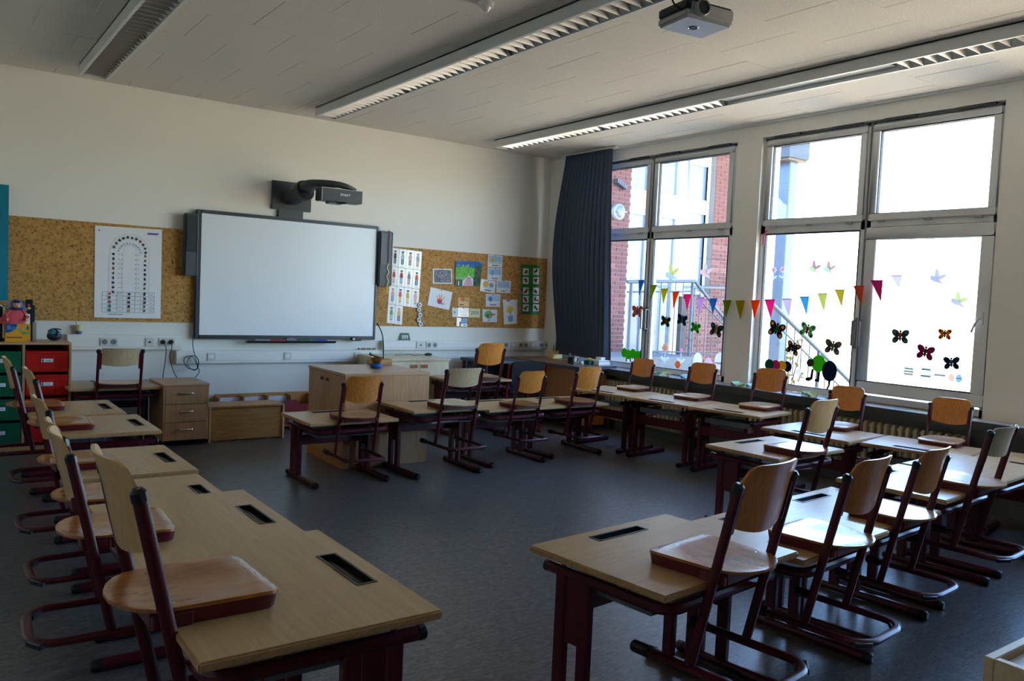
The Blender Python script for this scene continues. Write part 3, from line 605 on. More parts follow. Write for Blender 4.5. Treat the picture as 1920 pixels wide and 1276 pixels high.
# ================================================================== CHAIRS
LEAN = radians(12.5)
def chair_proto(backm, seatm, low=False):
    R_ = empty('school_chair')
    pw = .185
    def py(z): return -(z-.37)*math.tan(LEAN)
    # skid base
    r = .0155; zc = .0165; c_ = .10; yr = -.19
    pts = [(-pw, .27), (-pw, yr+c_)]+arc((-pw+c_, yr+c_), c_, pi, 1.5*pi, 7)[1:]+arc((pw-c_, yr+c_), c_, 1.5*pi, 2*pi, 7)+[(pw, .27)]
    MB().tube([(p[0], p[1], zc) for p in pts], .019, 10, side=(0, 0, 1), r2=.0155).build('skid_base', MAROON, R_)
    for s in (-1, 1):
        MB().tube([(s*pw, .25, zc), (s*pw, .32, zc), (s*pw, .328, zc)], [.023, .023, .016], 10, side=(0, 0, 1)).build('front_cap', BLACK, R_)
        a = s*(pw-c_*.30); MB().obox((s*(pw-.03), yr+.028, .012), (.035, .022*s, 0), (-.018*s, .018, 0), (0, 0, .0115)).build('glide_pad', BLACK, R_, bevel=.004, seg=1)
        po = MB().tube([(s*pw, py(.025), .025), (s*pw, py(.3), .3), (s*pw, py(.672), .672)], .0185, 10, side=(1, 0, 0), r2=.0135).build('post', MAROON, R_)
        MB().tube([(s*pw, py(.668), .668), (s*pw, py(.69), .69), (s*pw, py(.70), .70)], [.0205, .0205, .012], 10, side=(1, 0, 0)).build('post_cap', BLACK, po)
        # bracket that holds the backrest
        bz0, bz1 = .515, .665
        MB().obox((s*(pw-.019), py((bz0+bz1)/2)+.004, (bz0+bz1)/2), (.008, 0, 0), (0, .018, 0), (0, -math.tan(LEAN)*(bz1-bz0)/2, (bz1-bz0)/2)).build('back_bracket', MAROON_PL, po, bevel=.004, seg=1)
        # seat bracket
        MB().obox((s*(pw-.022), .02, .352), (.01, 0, 0), (0, .05, 0), (0, 0, .018)).build('seat_bracket', MAROON_PL, po, bevel=.004, seg=1)
    # backrest
    NU, NV = 18, 8; th = .0095
    hwid = pw-.006
    Fv, Bv = [], []
    for i in range(NU+1):
        u = -1+2*i/NU; x = hwid*u
        zb_ = (.540+.022*u*u) if low else (.508+.036*u*u); cr = .03 if low else .065; d = abs(x)-(hwid-cr)
        zt_ = (.712 if low else .758)-(cr-sqrt(max(0, cr*cr-d*d)) if d > 0 else 0)
        for j in range(NV+1):
            v_ = j/NV; z = zb_+(zt_-zb_)*v_
            y = py(z)+.012-.042*(1-u*u)-.02*max(0, v_-.6)**2*6*.4
            Fv.append((x, y, z)); Bv.append((x, y-th, z))
    mb = MB(); n_ = (NU+1)*(NV+1); F = []
    for i in range(NU):
        for j in range(NV):
            a = i*(NV+1)+j; b_ = a+1; c = a+NV+2; d = a+NV+1
            F.append((a, b_, c, d)); F.append((n_+a, n_+d, n_+c, n_+b_))
    rim = [i*(NV+1) for i in range(NU+1)]+[NU*(NV+1)+j for j in range(1, NV+1)]+[i*(NV+1)+NV for i in range(NU-1, -1, -1)]+[j for j in range(NV-1, 0, -1)]
    for k in range(len(rim)): a, b_ = rim[k], rim[(k+1) % len(rim)]; F.append((a, b_, n_+b_, n_+a))
    mb.add(Fv+Bv, F).build('backrest', backm, R_, smooth=50)
    # seat
    rows_ = [-.10, -.094, -.08, -.055, -.02, .03, .10, .17, .235, .27, .288, .296, .30]; NU = 14
    def half(y):
        if y < .02: q = (y-.02)/.12; return .168*sqrt(max(.03, 1-q*q*1.0))
        w_ = .168+.012*(y-.02)/.25
        if y > .25: d = y-.25; return w_-(.05-sqrt(max(0, .05**2-d*d)))
        return w_
    V = []
    for y in rows_:
        h = half(y)
        for i in range(NU+1):
            u = -1+2*i/NU; x = h*u; rr = sqrt((x/.15)**2+((y-.08)/.17)**2)
            z = .385-.010*max(0, 1-rr*rr)-(.9*(y-.25)**2*4 if y > .25 else 0)
            V.append((x, y, z))
    n_ = len(V); V += [(p[0], p[1], p[2]-.010) for p in V]; F = []; NR = len(rows_)
    for i in range(NR-1):
        for j in range(NU):
            a = i*(NU+1)+j; b_ = a+1; c = a+NU+2; d = a+NU+1; F.append((a, b_, c, d)); F.append((n_+a, n_+d, n_+c, n_+b_))
    rim = list(range(NU+1))+[i*(NU+1)+NU for i in range(1, NR)]+[(NR-1)*(NU+1)+j for j in range(NU-1, -1, -1)]+[i*(NU+1) for i in range(NR-2, 0, -1)]
    for k in range(len(rim)): a, b_ = rim[k], rim[(k+1) % len(rim)]; F.append((b_, a, n_+a, n_+b_))
    MB().add(V, F).build('seat', seatm, R_, smooth=50)
    # maroon carrier wrapped round the front and sides of the seat
    out = [(half(y)-.002, y) for y in (-.03, .03, .10, .17, .235, .27, .288, .296)]; poly = out+[(-a, b_) for a, b_ in reversed(out)]
    cz = [(p[0]*.97, p[1]*.985, .335) for p in poly]; ct = [(p[0], p[1], .3748-(.9*(p[1]-.25)**2*4 if p[1] > .25 else 0)) for p in poly]; n = len(poly)
    MB().add(cz+ct, [tuple(range(n-1, -1, -1)), tuple(range(n, 2*n))]+[(i, (i+1) % n, n+(i+1) % n, n+i) for i in range(n)]).build('seat_carrier', MAROON_PL, R_, smooth=30)
    sc = MB()
    for x, y in ((-.14, .20), (.14, .20), (-.13, .03), (.13, .03)): sc.lathe([(.0, .0), (.007, 0), (.006, .002), (0, .003)], (x, y, .3815), 8, False)
    sc.build('seat_screws', CHROME, R_)['kind'] = 'stuff'
    return R_
protos = {'o': chair_proto('ply_back', 'ply_seat'), 'p': chair_proto('ply_back_pale', 'ply_seat'), 'g': chair_proto('ply_back_grey', 'ply_seat_pale', True), 'm': chair_proto('ply_back', 'ply_seat_pale')}
def worn_seat(key, amount, base):
    M = MATS[base].copy(); M.name = 'worn_'+base; t = M.node_tree; b = t.nodes['Principled BSDF']; src = b.inputs['Base Color'].links[0].from_socket
    tc = t.nodes.new('ShaderNodeTexCoord'); mp = t.nodes.new('ShaderNodeMapping'); mp.inputs['Location'].default_value = (0, -.06, -.385); mp.inputs['Scale'].default_value = (8, 7, 1); t.links.new(tc.outputs['Object'], mp.inputs[0])
    ln = t.nodes.new('ShaderNodeVectorMath'); ln.operation = 'LENGTH'; t.links.new(mp.outputs[0], ln.inputs[0])
    m2 = t.nodes.new('ShaderNodeMapping'); m2.inputs['Scale'].default_value = (70, 16, 1); m2.inputs['Rotation'].default_value = (0, 0, .3); t.links.new(tc.outputs['Object'], m2.inputs[0])
    n = t.nodes.new('ShaderNodeTexNoise'); n.inputs['Scale'].default_value = 1.6; n.inputs['Detail'].default_value = 5; t.links.new(m2.outputs[0], n.inputs['Vector'])
    fall = t.nodes.new('ShaderNodeMapRange'); fall.inputs[1].default_value = .2; fall.inputs[2].default_value = 1.0; fall.inputs[3].default_value = 1; fall.inputs[4].default_value = 0; t.links.new(ln.outputs['Value'], fall.inputs[0])
    pr_ = t.nodes.new('ShaderNodeMapRange'); pr_.inputs[1].default_value = .46; pr_.inputs[2].default_value = .62; t.links.new(n.outputs[0], pr_.inputs[0])
    mu = t.nodes.new('ShaderNodeMath'); mu.operation = 'MULTIPLY'; t.links.new(fall.outputs[0], mu.inputs[0]); t.links.new(pr_.outputs[0], mu.inputs[1])
    m3 = t.nodes.new('ShaderNodeMath'); m3.operation = 'MULTIPLY'; m3.inputs[1].default_value = amount; t.links.new(mu.outputs[0], m3.inputs[0])
    mx = t.nodes.new('ShaderNodeMix'); mx.data_type = 'RGBA'; t.links.new(m3.outputs[0], mx.inputs[0]); t.links.new(src, mx.inputs[6]); mx.inputs[7].default_value = (*lin((58, 40, 26)), 1)
    t.links.new(mx.outputs[2], b.inputs['Base Color']); return M
used = set()
def place(kind, loc, rz, s, label, group):
    if kind in used: o = tree_copy(protos[kind])
    else: o = protos[kind]; used.add(kind)
    o.location = loc; o.rotation_euler = (0, 0, rz); o.scale = (s, s, s); tag(o, label, 'chair', group); return o
CH = {  # desk key: kind, sideways offset, scale, turn, distance of posts from the desk edge, label
 'M1': ('o', .01, .84, -2, .025, 'orange wooden chair hung on the lone desk before the whiteboard cabinet'), 'M2': ('g', .032, .92, 0, .025, 'pale greyish chair hung on the desk beside the whiteboard cabinet'),
 'M3': ('o', .02, .81, 2, .025, 'orange wooden chair hung on the low desk before the black armless chair'), 'M4': ('o', .005, .88, 3, .025, 'orange wooden chair hung on the desk before the corner pedestal, pale post cap'),
 'FM': ('o', .01, .95, 0, .025, 'orange chair hung on the desk beside the birch cupboard'), 'W1': ('m', -.07, .77, 0, .025, 'orange backed chair at the window, nearest the curtain'),
 'W2': ('m', -.08, .82, 0, .025, 'orange backed chair at the window, second from the curtain'), 'W3': ('m', -.08, .85, 0, .025, 'orange backed chair at the window in front of the pillar'),
 'W4': ('m', .011, .79, 2, .025, 'orange backed chair in front of the long caterpillar window'), 'W5': ('m', -.064, .78, 0, .025, 'orange backed chair below the opening window sash'),
 'W6': ('m', -.05, .80, 0, .025, 'window row chair mostly cut off by the frame edge'),
 'r0': ('p', -.076, .90, 0, .025, 'honey coloured chair hung on the desk standing alone in the inner space'), 'R1': ('o', -.013, .95, 2, .025, 'large chair with a scuffed seat hung on the front row end desk'),
 'B': ('o', -.078, .90, 0, .025, 'second chair of the front row counted from its open end'), 'C': ('m', -.026, .86, 0, .025, 'third chair of the front row, seat gleaming white'), 'D': ('g', .05, .95, 0, .025, 'last chair of the front row, seen nearly edge on beside the window wall'),
 'L1': ('p', .03, .93, 2, .025, 'honey coloured chair nearest the camera, seat on the tall desk'), 'L2': ('p', .04, .87, -3, .07, 'second chair from the camera in the shelf side column'), 'L3': ('p', -.02, .88, 0, .025, 'third chair from the camera in the shelf side column'),
 'L4': ('p', .03, .88, 2, .025, 'fourth chair from the camera in the shelf side column'), 'L5': ('p', .05, .90, 0, .025, 'fifth chair of the shelf side column, in front of the green drawers'), 'L6': ('p', 0, .88, 0, .025, 'sixth chair of the shelf side column, nearest the red drawers'),
 'FL': ('g', 0, .94, 0, .025, 'pale chair hung on the desk at the back wall below the sockets')}
for k, (kind, u, s, turn, gap, lab) in CH.items():
    x, y, deg, W, D, H = DESKS[k]; a = radians(deg); ex = Vector((cos(a), sin(a), 0)); ey = Vector((-sin(a), cos(a), 0))
    c = Vector((x, y, 0))+ex*u+ey*(-D/2-gap)
    c.z = H+.0012-.335*s
    ch_ = place(kind, c, a+radians(turn), s, lab, 'chairs hung on the desks')
    if k in ('R1', 'L1', 'B'):      # worn seats
        for q_ in ch_.children:
            if q_.name.split('.')[0] == 'seat':
                q_.data = q_.data.copy(); q_.data.materials[0] = worn_seat(k, {'R1': .85, 'L1': .45, 'B': .4}[k], 'ply_seat_pale' if kind == 'm' else 'ply_seat')

# ================================================================== CEILING FITTINGS
def smooth_path(pts, n=6):
    P = [Vector(p) for p in pts]; out = []
    for i in range(len(P)-1):
        p0, p1, p2, p3 = P[max(i-1, 0)], P[i], P[i+1], P[min(i+2, len(P)-1)]
        for k in range(n):
            t_ = k/n; out.append(.5*((2*p1)+(-p0+p2)*t_+(2*p0-5*p1+4*p2-p3)*t_*t_+(-p0+3*p1-3*p2+p3)*t_**3))
    return out+[P[-1]]
LAMP_W = flat('lamp_white', (224, 226, 226), .4); MIRROR = flat('louvre_mirror', (190, 186, 180), .3, .85)
blade_me = [None]
def ceiling_light(xc, label, sections, y_end=7.93, y_front=-1.6):
    R_ = empty('ceiling_light', (xc, (y_end+y_front)/2, CZ)); tag(R_, label, 'lamp')
    L = (y_end-y_front)/2; oy = (y_end+y_front)/2
    W2 = .115; lip = .022; H = .088
    hb = MB().box(-W2, -L, -H, -W2+.003, L, -.004); hb.box(W2-.003, -L, -H, W2, L, -.004); hb.box(-W2, -L, -H, W2, -L+.003, -.004); hb.box(-W2, L-.003, -H, W2, L, -.004)
    hb.box(-W2, -L, -.012, W2, L, -.004)
    hb.box(-W2, -L, -H-.002, -W2+lip, L, -H); hb.box(W2-lip, -L, -H-.002, W2, L, -H)
    hb.build('housing', LAMP_W, R_, smooth=0)
    MB().box(-W2-.001, -L, -.006, W2+.001, L, -.0005).build('top_gap', DARKGREY, R_, smooth=0)
    a = W2-lip
    prev = None
    for (ya, yb_, kind) in sections:
        ya -= oy; yb_ -= oy
        if kind == 'blank':
            MB().box(-a, ya, -H+.03, a, yb_, -H+.034).build('cover_plate', LAMP_W, R_, smooth=0); continue
        rf = MB()
        for s in (-1, 1):
            rf.add([(s*a, ya, -H), (s*a, yb_, -H), (s*.02, yb_, -.014), (s*.02, ya, -.014)], [(0, 1, 2, 3)])
        rf.build('reflector', flat('reflector_white', (206, 206, 204), .5, 0), R_, smooth=0)
        MB().tube([(0, ya+.03, -.035), (0, yb_-.03, -.035)], .013, 10).build('tube_lamp', flat('tube_glass', (226, 228, 226), .3), R_)
        y = ya+.03
        while y < yb_-.02:
            if blade_me[0] is None:
                o = MB().add([(-a, -.002, -H), (a, -.002, -H), (a, .002, -H), (-a, .002, -H), (-a*.75, -.016, -.045), (a*.75, -.016, -.045), (a*.75, .016, -.045), (-a*.75, .016, -.045)],
                             [(0, 1, 2, 3), (4, 7, 6, 5), (0, 4, 5, 1), (1, 5, 6, 2), (2, 6, 7, 3), (3, 7, 4, 0)]).build('louvre_blade', MIRROR, R_, smooth=0, loc=(0, y, 0)); blade_me[0] = o.data
            else: link('louvre_blade', blade_me[0], R_, (0, y, 0))
            y += .094
ceiling_light(1.215, 'white strip light with mirror louvres on the drawer shelf side of the ceiling', [(y0, y0+1.50, 'l') for y0 in (6.40, 4.86, 3.32, 1.78, .24, -1.3)])
ceiling_light(3.335, 'white strip light with mirror louvres across the middle of the ceiling', [(y0, y0+1.50, 'l') for y0 in (6.40, 4.86, 3.32, 1.78, .24, -1.3)])
ceiling_light(5.525, 'white strip light by the windows with a blank stretch between its louvres', [(6.28, 7.85, 'l'), (4.72, 6.26, 'l'), (3.20, 4.70, 'blank'), (1.66, 3.18, 'l'), (.1, 1.62, 'l'), (-1.5, .08, 'l')])
# smoke detector
c = atZ(912, 5, CZ)
sdv = empty('smoke_detector', c); tag(sdv, 'small white round smoke detector on the ceiling', 'detector')
MB().lathe([(.0, -.045), (.02, -.045), (.03, -.03), (.046, -.026), (.052, -.012), (.052, 0)], n=24, cap=False).build('body', WHITE, sdv)
MB().lathe([(.0, -.058), (.012, -.056), (.02, -.046), (.02, -.04)], n=16, cap=False).build('sensor', WHITE, sdv)
# ceiling projector
pc = atZ(1303, 40, 3.0)
pj = empty('ceiling_projector', (pc.x, pc.y, CZ), radians(0)); tag(pj, 'silver and black projector hanging from the ceiling with its cables', 'projector')
rz = radians(-8)
def R2(x, y): return (x*cos(rz)-y*sin(rz), x*sin(rz)+y*cos(rz))
PW, PD, PH = .155, .125, .095; z0 = -.345
def pbox(x0, y0, z0_, x1, y1, z1, name, m, bevel=0, **k):
    o = MB().box(x0, y0, z0_, x1, y1, z1).build(name, m, pj, bevel=bevel, **k); o.rotation_euler = (0, 0, rz); return o
SILV = flat('silver_plastic', (176, 178, 180), .3, .3)
pbox(-PW, -PD, z0, PW, PD, z0+.05, 'lower_shell', SILV, .014, seg=3)
pbox(-PW+.004, -PD+.006, z0+.045, PW-.004, PD-.002, z0+PH, 'upper_shell', flat('dark_navy_plastic', (34, 38, 48), .35), .008)
pbox(-PW+.03, -PD-.001, z0+.03, PW, -PD+.02, z0+PH-.012, 'front_panel', SILV, .006)
o = MB().lathe([(.0, .028), (.026, .028), (.030, .034), (.034, .03), (.036, 0)], (-.075, -PD+.0, z0+.05), 24, False, Vector((0, -1, 0))).build('lens', BLACK, pj); o.rotation_euler = (0, 0, rz)
o = MB().lathe([(.037, .0), (.042, .03), (.037, .036), (.034, .03)], (-.075, -PD, z0+.05), 24, False, Vector((0, -1, 0))).build('lens_ring', SILV, pj); o.rotation_euler = (0, 0, rz)
bt = empty('control_pad', (0, 0, 0)); bt.parent = pj; bt.rotation_euler = (0, 0, rz)
MB().lathe([(.022, z0-.001), (.026, z0-.003), (.030, z0-.001)], (-.01, .0, 0), 20, False).build('ring', CHROME, bt)
for i in range(6):
    a = i*pi/3; MB().lathe([(.0, z0-.003), (.006, z0-.003), (.007, z0)], (-.01+.016*cos(a), .016*sin(a), 0), 8, False).build('button', DARKGREY, bt)
o = MB().tube([(0, 0, z0+PH), (0, 0, -.01)], .022, 12).build('mount_pole', BLACK, pj)
MB().lathe([(.0, -.02), (.06, -.02), (.06, -.001), (0, -.001)], n=20, cap=False).build('ceiling_plate', BLACK, pj)
for sgn in (-1, 1): MB().tube([(sgn*.02, 0, z0+PH+.02), (sgn*.10, .02, z0+PH+.015), (sgn*.11, .02, z0+PH-.002)], .008, 6).build('mount_arm', BLACK, pj)
MB().tube(smooth_path([(-.02, .02, -.02), (-.13, .03, -.11), (-.19, .0, -.19), (-.20, -.03, -.27), (-.15, -.05, -.30)]), .005, 6).build('cable', BLACK, pj)
MB().tube(smooth_path([(.01, .03, -.02), (.10, .05, -.10), (.12, .08, -.18), (.06, .11, -.25)]), .005, 6).build('cable', BLACK, pj)

# ================================================================== BACK WALL
struct(MB().box(.3, WY-.006, .06, 6.68, WY-.0005, 1.10).build('trim_5', LEDGE, smooth=0), 'white painted strip of wall below the cork board')
cb = MB().box(-1.2, WY-.016, 1.097, 6.68, WY-.001, 2.013).build('cork_board', 'cork', smooth=0); tag(cb, 'long speckled cork pinboard running behind the whiteboard', 'pinboard')
TP = MB().box(-.55, WY-.06, 1.265, .635, WY-.018, 2.272).build('painted_panel', flat('teal_paint', (0, 128, 156), .45, noise=.25, nscale=6), bevel=.003); tag(TP, 'turquoise painted panel standing at the edge of the cork board', 'panel')
TF = WY-.066
def trunking(n, x0, x1, z0, z1, label, sockets):
    R_ = struct(empty('trim_%d' % n, ((x0+x1)/2, WY, z0)), label); cx = (x0+x1)/2
    o = MB().box(x0, TF, z0, x1, WY-.0065, z1).build('trunking', LEDGE, R_, bevel=.004); o.matrix_parent_inverse = Matrix.Translation((-cx, -WY, -z0))
    o = MB().box(x0+.002, TF-.004, z0+.028, x1-.002, TF+.004, z1-.022).build('trunking_lid', WHITE, R_, bevel=.002, seg=1); o.matrix_parent_inverse = Matrix.Translation((-cx, -WY, -z0))
    for kind, pxa, pxb, py in sockets:
        a = atY(pxa, py, TF).x; b_ = atY(pxb, py, TF).x; z = (z0+z1)/2+.004; h = .040
        if h > (z1-z0)/2-.012: h = (z1-z0)/2-.010
        pl = MB().box(a, TF-.012, z-h, b_, TF-.003, z+h).build('socket_plate', flat('socket_white', (204, 204, 200), .35), R_, bevel=.004); pl.matrix_parent_inverse = Matrix.Translation((-cx, -WY, -z0))
        if kind > 0:
            wd = (b_-a)/kind
            for i in range(kind):
                cc = (a+wd*(i+.5), TF-.0125, z); r = min(.021, h*.6, wd*.36)
                MB().lathe([(r, .0), (r*1.12, .002), (r*1.2, 0)], cc, 18, False, Vector((0, -1, 0))).lathe([(.0, .0006), (r, .0006)], cc, 18, False, Vector((0, -1, 0))).build('socket', flat('socket_well', (120, 120, 120), .5), pl)
                k = MB().lathe([(0, .0012), (.003, .0012)], (cc[0]-.008, cc[1], cc[2]), 8, False, Vector((0, -1, 0))).lathe([(0, .0012), (.003, .0012)], (cc[0]+.008, cc[1], cc[2]), 8, False, Vector((0, -1, 0)))
                k.build('contact', BLACK, pl)
        elif kind == 0:
            q = (b_-a)*.28; MB().box((a+b_)/2-q, TF-.014, z-h*.45, (a+b_)/2+q, TF-.0115, z+h*.45).build('rocker', WHITE, pl, bevel=.002, seg=1)
        else:
            MB().box((a+b_)/2-.012, TF-.0135, z-.008, (a+b_)/2+.012, TF-.0118, z+.006).build('port', BLACK, pl, smooth=0)
trunking(6, 1.10, 2.10, .832, .975, 'white cable trunking with sockets between the drawers and the whiteboard', [(2, 187, 221, 640), (-1, 272, 288, 640), (2, 297, 328, 640)])
trunking(7, 2.05, 4.26, .692, .822, 'lower white cable trunking below the whiteboard', [(0, 388, 404, 668), (0, 532, 546, 667), (0, 663, 677, 667)])
trunking(8, 4.30, 6.64, .822, .932, 'white cable trunking with a row of sockets to the curtain', [(-1, 780, 796, 645), (2, 798, 820, 645), (3, 922, 953, 645), (0, 956, 969, 645), (2, 971, 990, 645), (0, 993, 1005, 645), (2, 1010, 1029, 645)])
c = atY(1025, 451, WY)
sw = MB().box(-.04, -.012, -.04, .04, 0, .04).build('light_switch', WHITE, loc=(c.x, WY-.0005, c.z), bevel=.004); tag(sw, 'small white wall box above the green chart', 'switch')
# ---- whiteboard
BF = 8.385
a, b_ = atY(370, 392, BF), atY(711.2, 423.8, BF); c, d = atY(362.4, 633.5, BF), atY(703, 638.5, BF)
bx0, bx1, bz0, bz1 = (a.x+c.x)/2, (b_.x+d.x)/2, (c.z+d.z)/2, (a.z+b_.z)/2
WBR = empty('interactive_whiteboard', ((bx0+bx1)/2, WY, bz0)); tag(WBR, 'large interactive whiteboard with a dark grey frame and pen tray', 'whiteboard')
OFF = Matrix.Translation((-(bx0+bx1)/2, -WY, -bz0))
def wbp(mb, name, m, par=None, **k):
    o = mb.build(name, m, par or WBR, **k); o.matrix_parent_inverse = OFF if par is None else Matrix.Identity(4); return o
FRM = flat('board_frame', (70, 74, 82), .35, .3); FRD = flat('board_frame_dark', (46, 50, 56), .35)
wbp(MB().box(bx0+.02, BF+.008, bz0+.02, bx1-.02, WY-.018, bz1-.02), 'back_panel', FRD, smooth=0)
wbp(MB().box(bx0+.045, BF+.004, bz0+.035, bx1-.025, BF+.009, bz1-.03), 'writing_surface', flat('board_white', (232, 238, 244), .25), smooth=0)
wbp(MB().box(bx0, BF-.006, bz0, bx0+.05, BF+.05, bz1), 'frame_side', FRM, bevel=.01)
wbp(MB().box(bx1-.028, BF-.006, bz0, bx1, BF+.05, bz1), 'frame_side', FRM, bevel=.006)
wbp(MB().box(bx0+.05, BF-.004, bz1-.035, bx1-.028, BF+.05, bz1), 'frame_top', FRD, bevel=.004)
wbp(MB().box(bx0+.05, BF-.004, bz0, bx1-.028, BF+.05, bz0+.042), 'frame_bottom', FRD, bevel=.004)
p = atY(386, 397.5, BF-.006)
o = text_mesh('SMART', .028, (bx0+.06, BF-.0055, bz1-.015), (1, 0, 0), (0, 0, 1), (0, -1, 0), 'lettering', MIDGREY, WBR, align='LEFT'); o.matrix_parent_inverse = OFF
o = text_mesh('Board', .02, (bx0+.165, BF-.0055, bz1-.019), (1, 0, 0), (0, 0, 1), (0, -1, 0), 'lettering', MIDGREY, WBR, align='LEFT'); o.matrix_parent_inverse = OFF
t0, t1 = atY(463, 634, BF-.05), atY(628, 640, BF-.05)
wbp(MB().prism([(0, 0), (.07, 0), (.085, .022), (.078, .028), (.062, .012), (0, .016)], (t0.x, BF-.003, bz0-.034), (0, -1, 0), (0, 0, 1), (t1.x-t0.x, 0, 0)), 'pen_tray', FRD, bevel=.003)
q = atY(662, 636, BF-.03); wbp(MB().box(q.x-.01, BF-.03, bz0-.012, q.x+.10, BF-.004, bz0+.028), 'control_box', BLACK, bevel=.004)
wbp(MB().box(q.x-.005, BF-.032, bz0+.002, q.x+.022, BF-.0298, bz0+.02), 'white_button', WHITE, smooth=0)
ty = BF-.042; tz = bz0-.008
for nm, px, colr, lab in (('marker', 520, (170, 40, 44), 'red pen in the whiteboard tray'), ('marker', 570, (20, 110, 60), 'green pen in the whiteboard tray'), ('marker', 600, (44, 60, 170), 'blue pen in the whiteboard tray'), ('marker', 492, (150, 152, 150), 'grey pen in the whiteboard tray')):
    x = atY(px, 636, ty).x; P_ = empty(nm, (x, ty, tz)); tag(P_, lab, 'pen', 'pens in the whiteboard tray')
    cm = flat('pen_%d' % px, colr, .35)
    MB().tube([(-.075, 0, 0), (.05, 0, 0)], .0115, 10).build('barrel', cm, P_); MB().tube([(.05, 0, 0), (.075, 0, 0), (.085, 0, 0)], [.012, .012, .006], 10).build('cap', cm, P_)
x = atY(546, 636, ty).x; er = empty('board_eraser', (x, ty, tz)); tag(er, 'rounded grey eraser in the middle of the whiteboard tray', 'eraser')
MB().prism(ell(0, 0, .06, .018, 16), (0, -.014, .010), (1, 0, 0), (0, 0, 1), (0, .028, 0)).build('body', MIDGREY, er, bevel=.003); MB().box(-.05, -.015, -.008, .05, .015, -.003).build('felt', DARKGREY, er, smooth=0)
# speakers
def speaker(px0, px1, py0, py1, label, m):
    y0 = 8.34; a = atY(px0, py0, y0); b_ = atY(px1, py1, y0)
    R_ = empty('wall_speaker', ((a.x+b_.x)/2, WY, b_.z)); tag(R_, label, 'speaker', 'speakers beside the whiteboard')
    hw = (b_.x-a.x)/2; h = a.z-b_.z
    MB().box(-hw, -.11, 0, hw, -.017, h).build('cabinet', m, R_, bevel=.012)
    MB().box(-hw+.012, -.114, h*.38, hw-.022, -.108, h-.02).build('grille', FRD, R_, bevel=.006)
    MB().box(hw-.012, -.116, .01, hw-.007, -.108, h-.01).build('edge_strip', GREYMET, R_, smooth=0)
    return R_, hw, h
speaker(348, 371, 398, 517, 'slim grey speaker on the cork side of the whiteboard frame', flat('speaker_grey', (74, 82, 88), .4))
S2, hw, h = speaker(713, 735, 432, 537, 'slim black speaker hung with a thin gold and red garland', flat('speaker_black', (32, 34, 38), .4))
gb = empty('thin_garland', S2.location+Vector((.02, -.125, h))); tag(gb, 'thin gold and red garland hanging over the black speaker', 'garland')
MB().tube(smooth_path([(0, .02, .002), (.004, 0, -.01), (-.002, 0, -.2), (.006, 0, -.36)]), .004, 6).build('red_cord', flat('garland_red', (110, 24, 40), .5), gb)
mb = MB(); zz = -.36
MB().tube(smooth_path([(.006, 0, -.36), (-.01, -.001, -.41), (.012, 0, -.46), (-.012, -.001, -.51), (.010, 0, -.56), (-.006, 0, -.62), (.004, 0, -.70)], 5), .004, 6).build('gold_curl', flat('garland_gold', (196, 160, 80), .3, .5), gb)
# short throw projector on its boom
pa, pb = atY(511, 337, WY-.03), atY(583, 394, WY-.03)
UX = empty('boom_projector', ((pa.x+pb.x)/2, WY, pb.z)); tag(UX, 'dark grey short boom projector mounted above the whiteboard', 'projector')
OFU = Matrix.Translation((-(pa.x+pb.x)/2, -WY, -pb.z))
def up_(mb, name, m, par=None, **k):
    o = mb.build(name, m, par or UX, **k)
    o.matrix_parent_inverse = OFU if par is None else Matrix.Identity(4); return o
BG = flat('boom_grey', (60, 66, 66), .45)
zc0, zc1 = atY(511, 391, WY-.03).z, pa.z
up_(MB().box(pa.x, WY-.035, zc0, pb.x, WY-.0005, zc1), 'wall_plate', BG, bevel=.006)
up_(MB().box(atY(521, 400, WY-.03).x, WY-.03, bz1-.01, atY(569, 400, WY-.03).x, WY-.001, zc0+.01), 'lower_plate', BG, bevel=.01)
HY = 7.74; h0 = atY(604, 351, HY); h1 = atY(679.5, 382, HY)
hz0 = (atY(604, 375, HY).z+h1.z)/2; hz1 = (h0.z+atY(679, 357, HY).z)/2
hd = MB().box(h0.x, HY, hz0, h1.x, HY+.17, hz1)
ho = up_(hd, 'projector_head', flat('head_grey', (52, 56, 60), .4), bevel=.006)
hb = MB().box(h0.x-.001, HY-.002, hz0+.004, h0.x+.005, HY+.001, hz1-.002); hb.box(h0.x, HY-.002, hz1-.006, h1.x, HY+.001, hz1-.001)
up_(hb, 'silver_trim', GREYMET, ho, smooth=0)
text_mesh('SMART', .036, ((h0.x+h1.x)/2+.03, HY-.0015, (hz0+hz1)/2+.005), (1, 0, 0), (0, 0, 1), (0, -1, 0), 'lettering', flat('letter_white', (226, 228, 230), .5), ho)
xm = (h0.x+h1.x)/2
up_(MB().lathe([(.0, -.018), (.03, -.016), (.04, 0)], (xm+.02, HY+.03, hz0), 20, False), 'lens_cap', BLACK, ho)
up_(MB().prism(rrect(-.09, -.03, .07, .05, .02), (xm-.04, HY+.09, hz0-.022), (1, 0, 0), (0, 1, 0), (0, 0, .024)), 'mirror_housing', MIDGREY, ho, bevel=.005)
A0 = Vector(((pa.x+pb.x)/2-.02, WY-.04, (zc0+zc1)/2-.03)); top = atY(592, 345, 8.0); e1 = Vector((h1.x-.06, HY+.09, hz1+.012))
pth = smooth_path([A0, A0+Vector((.03, -.12, .03)), A0.lerp(top, .62)+Vector((0, 0, .02)), top, Vector((xm, HY+.10, hz1+.05)), e1], 5)
V = []; F = []; N = len(pth)
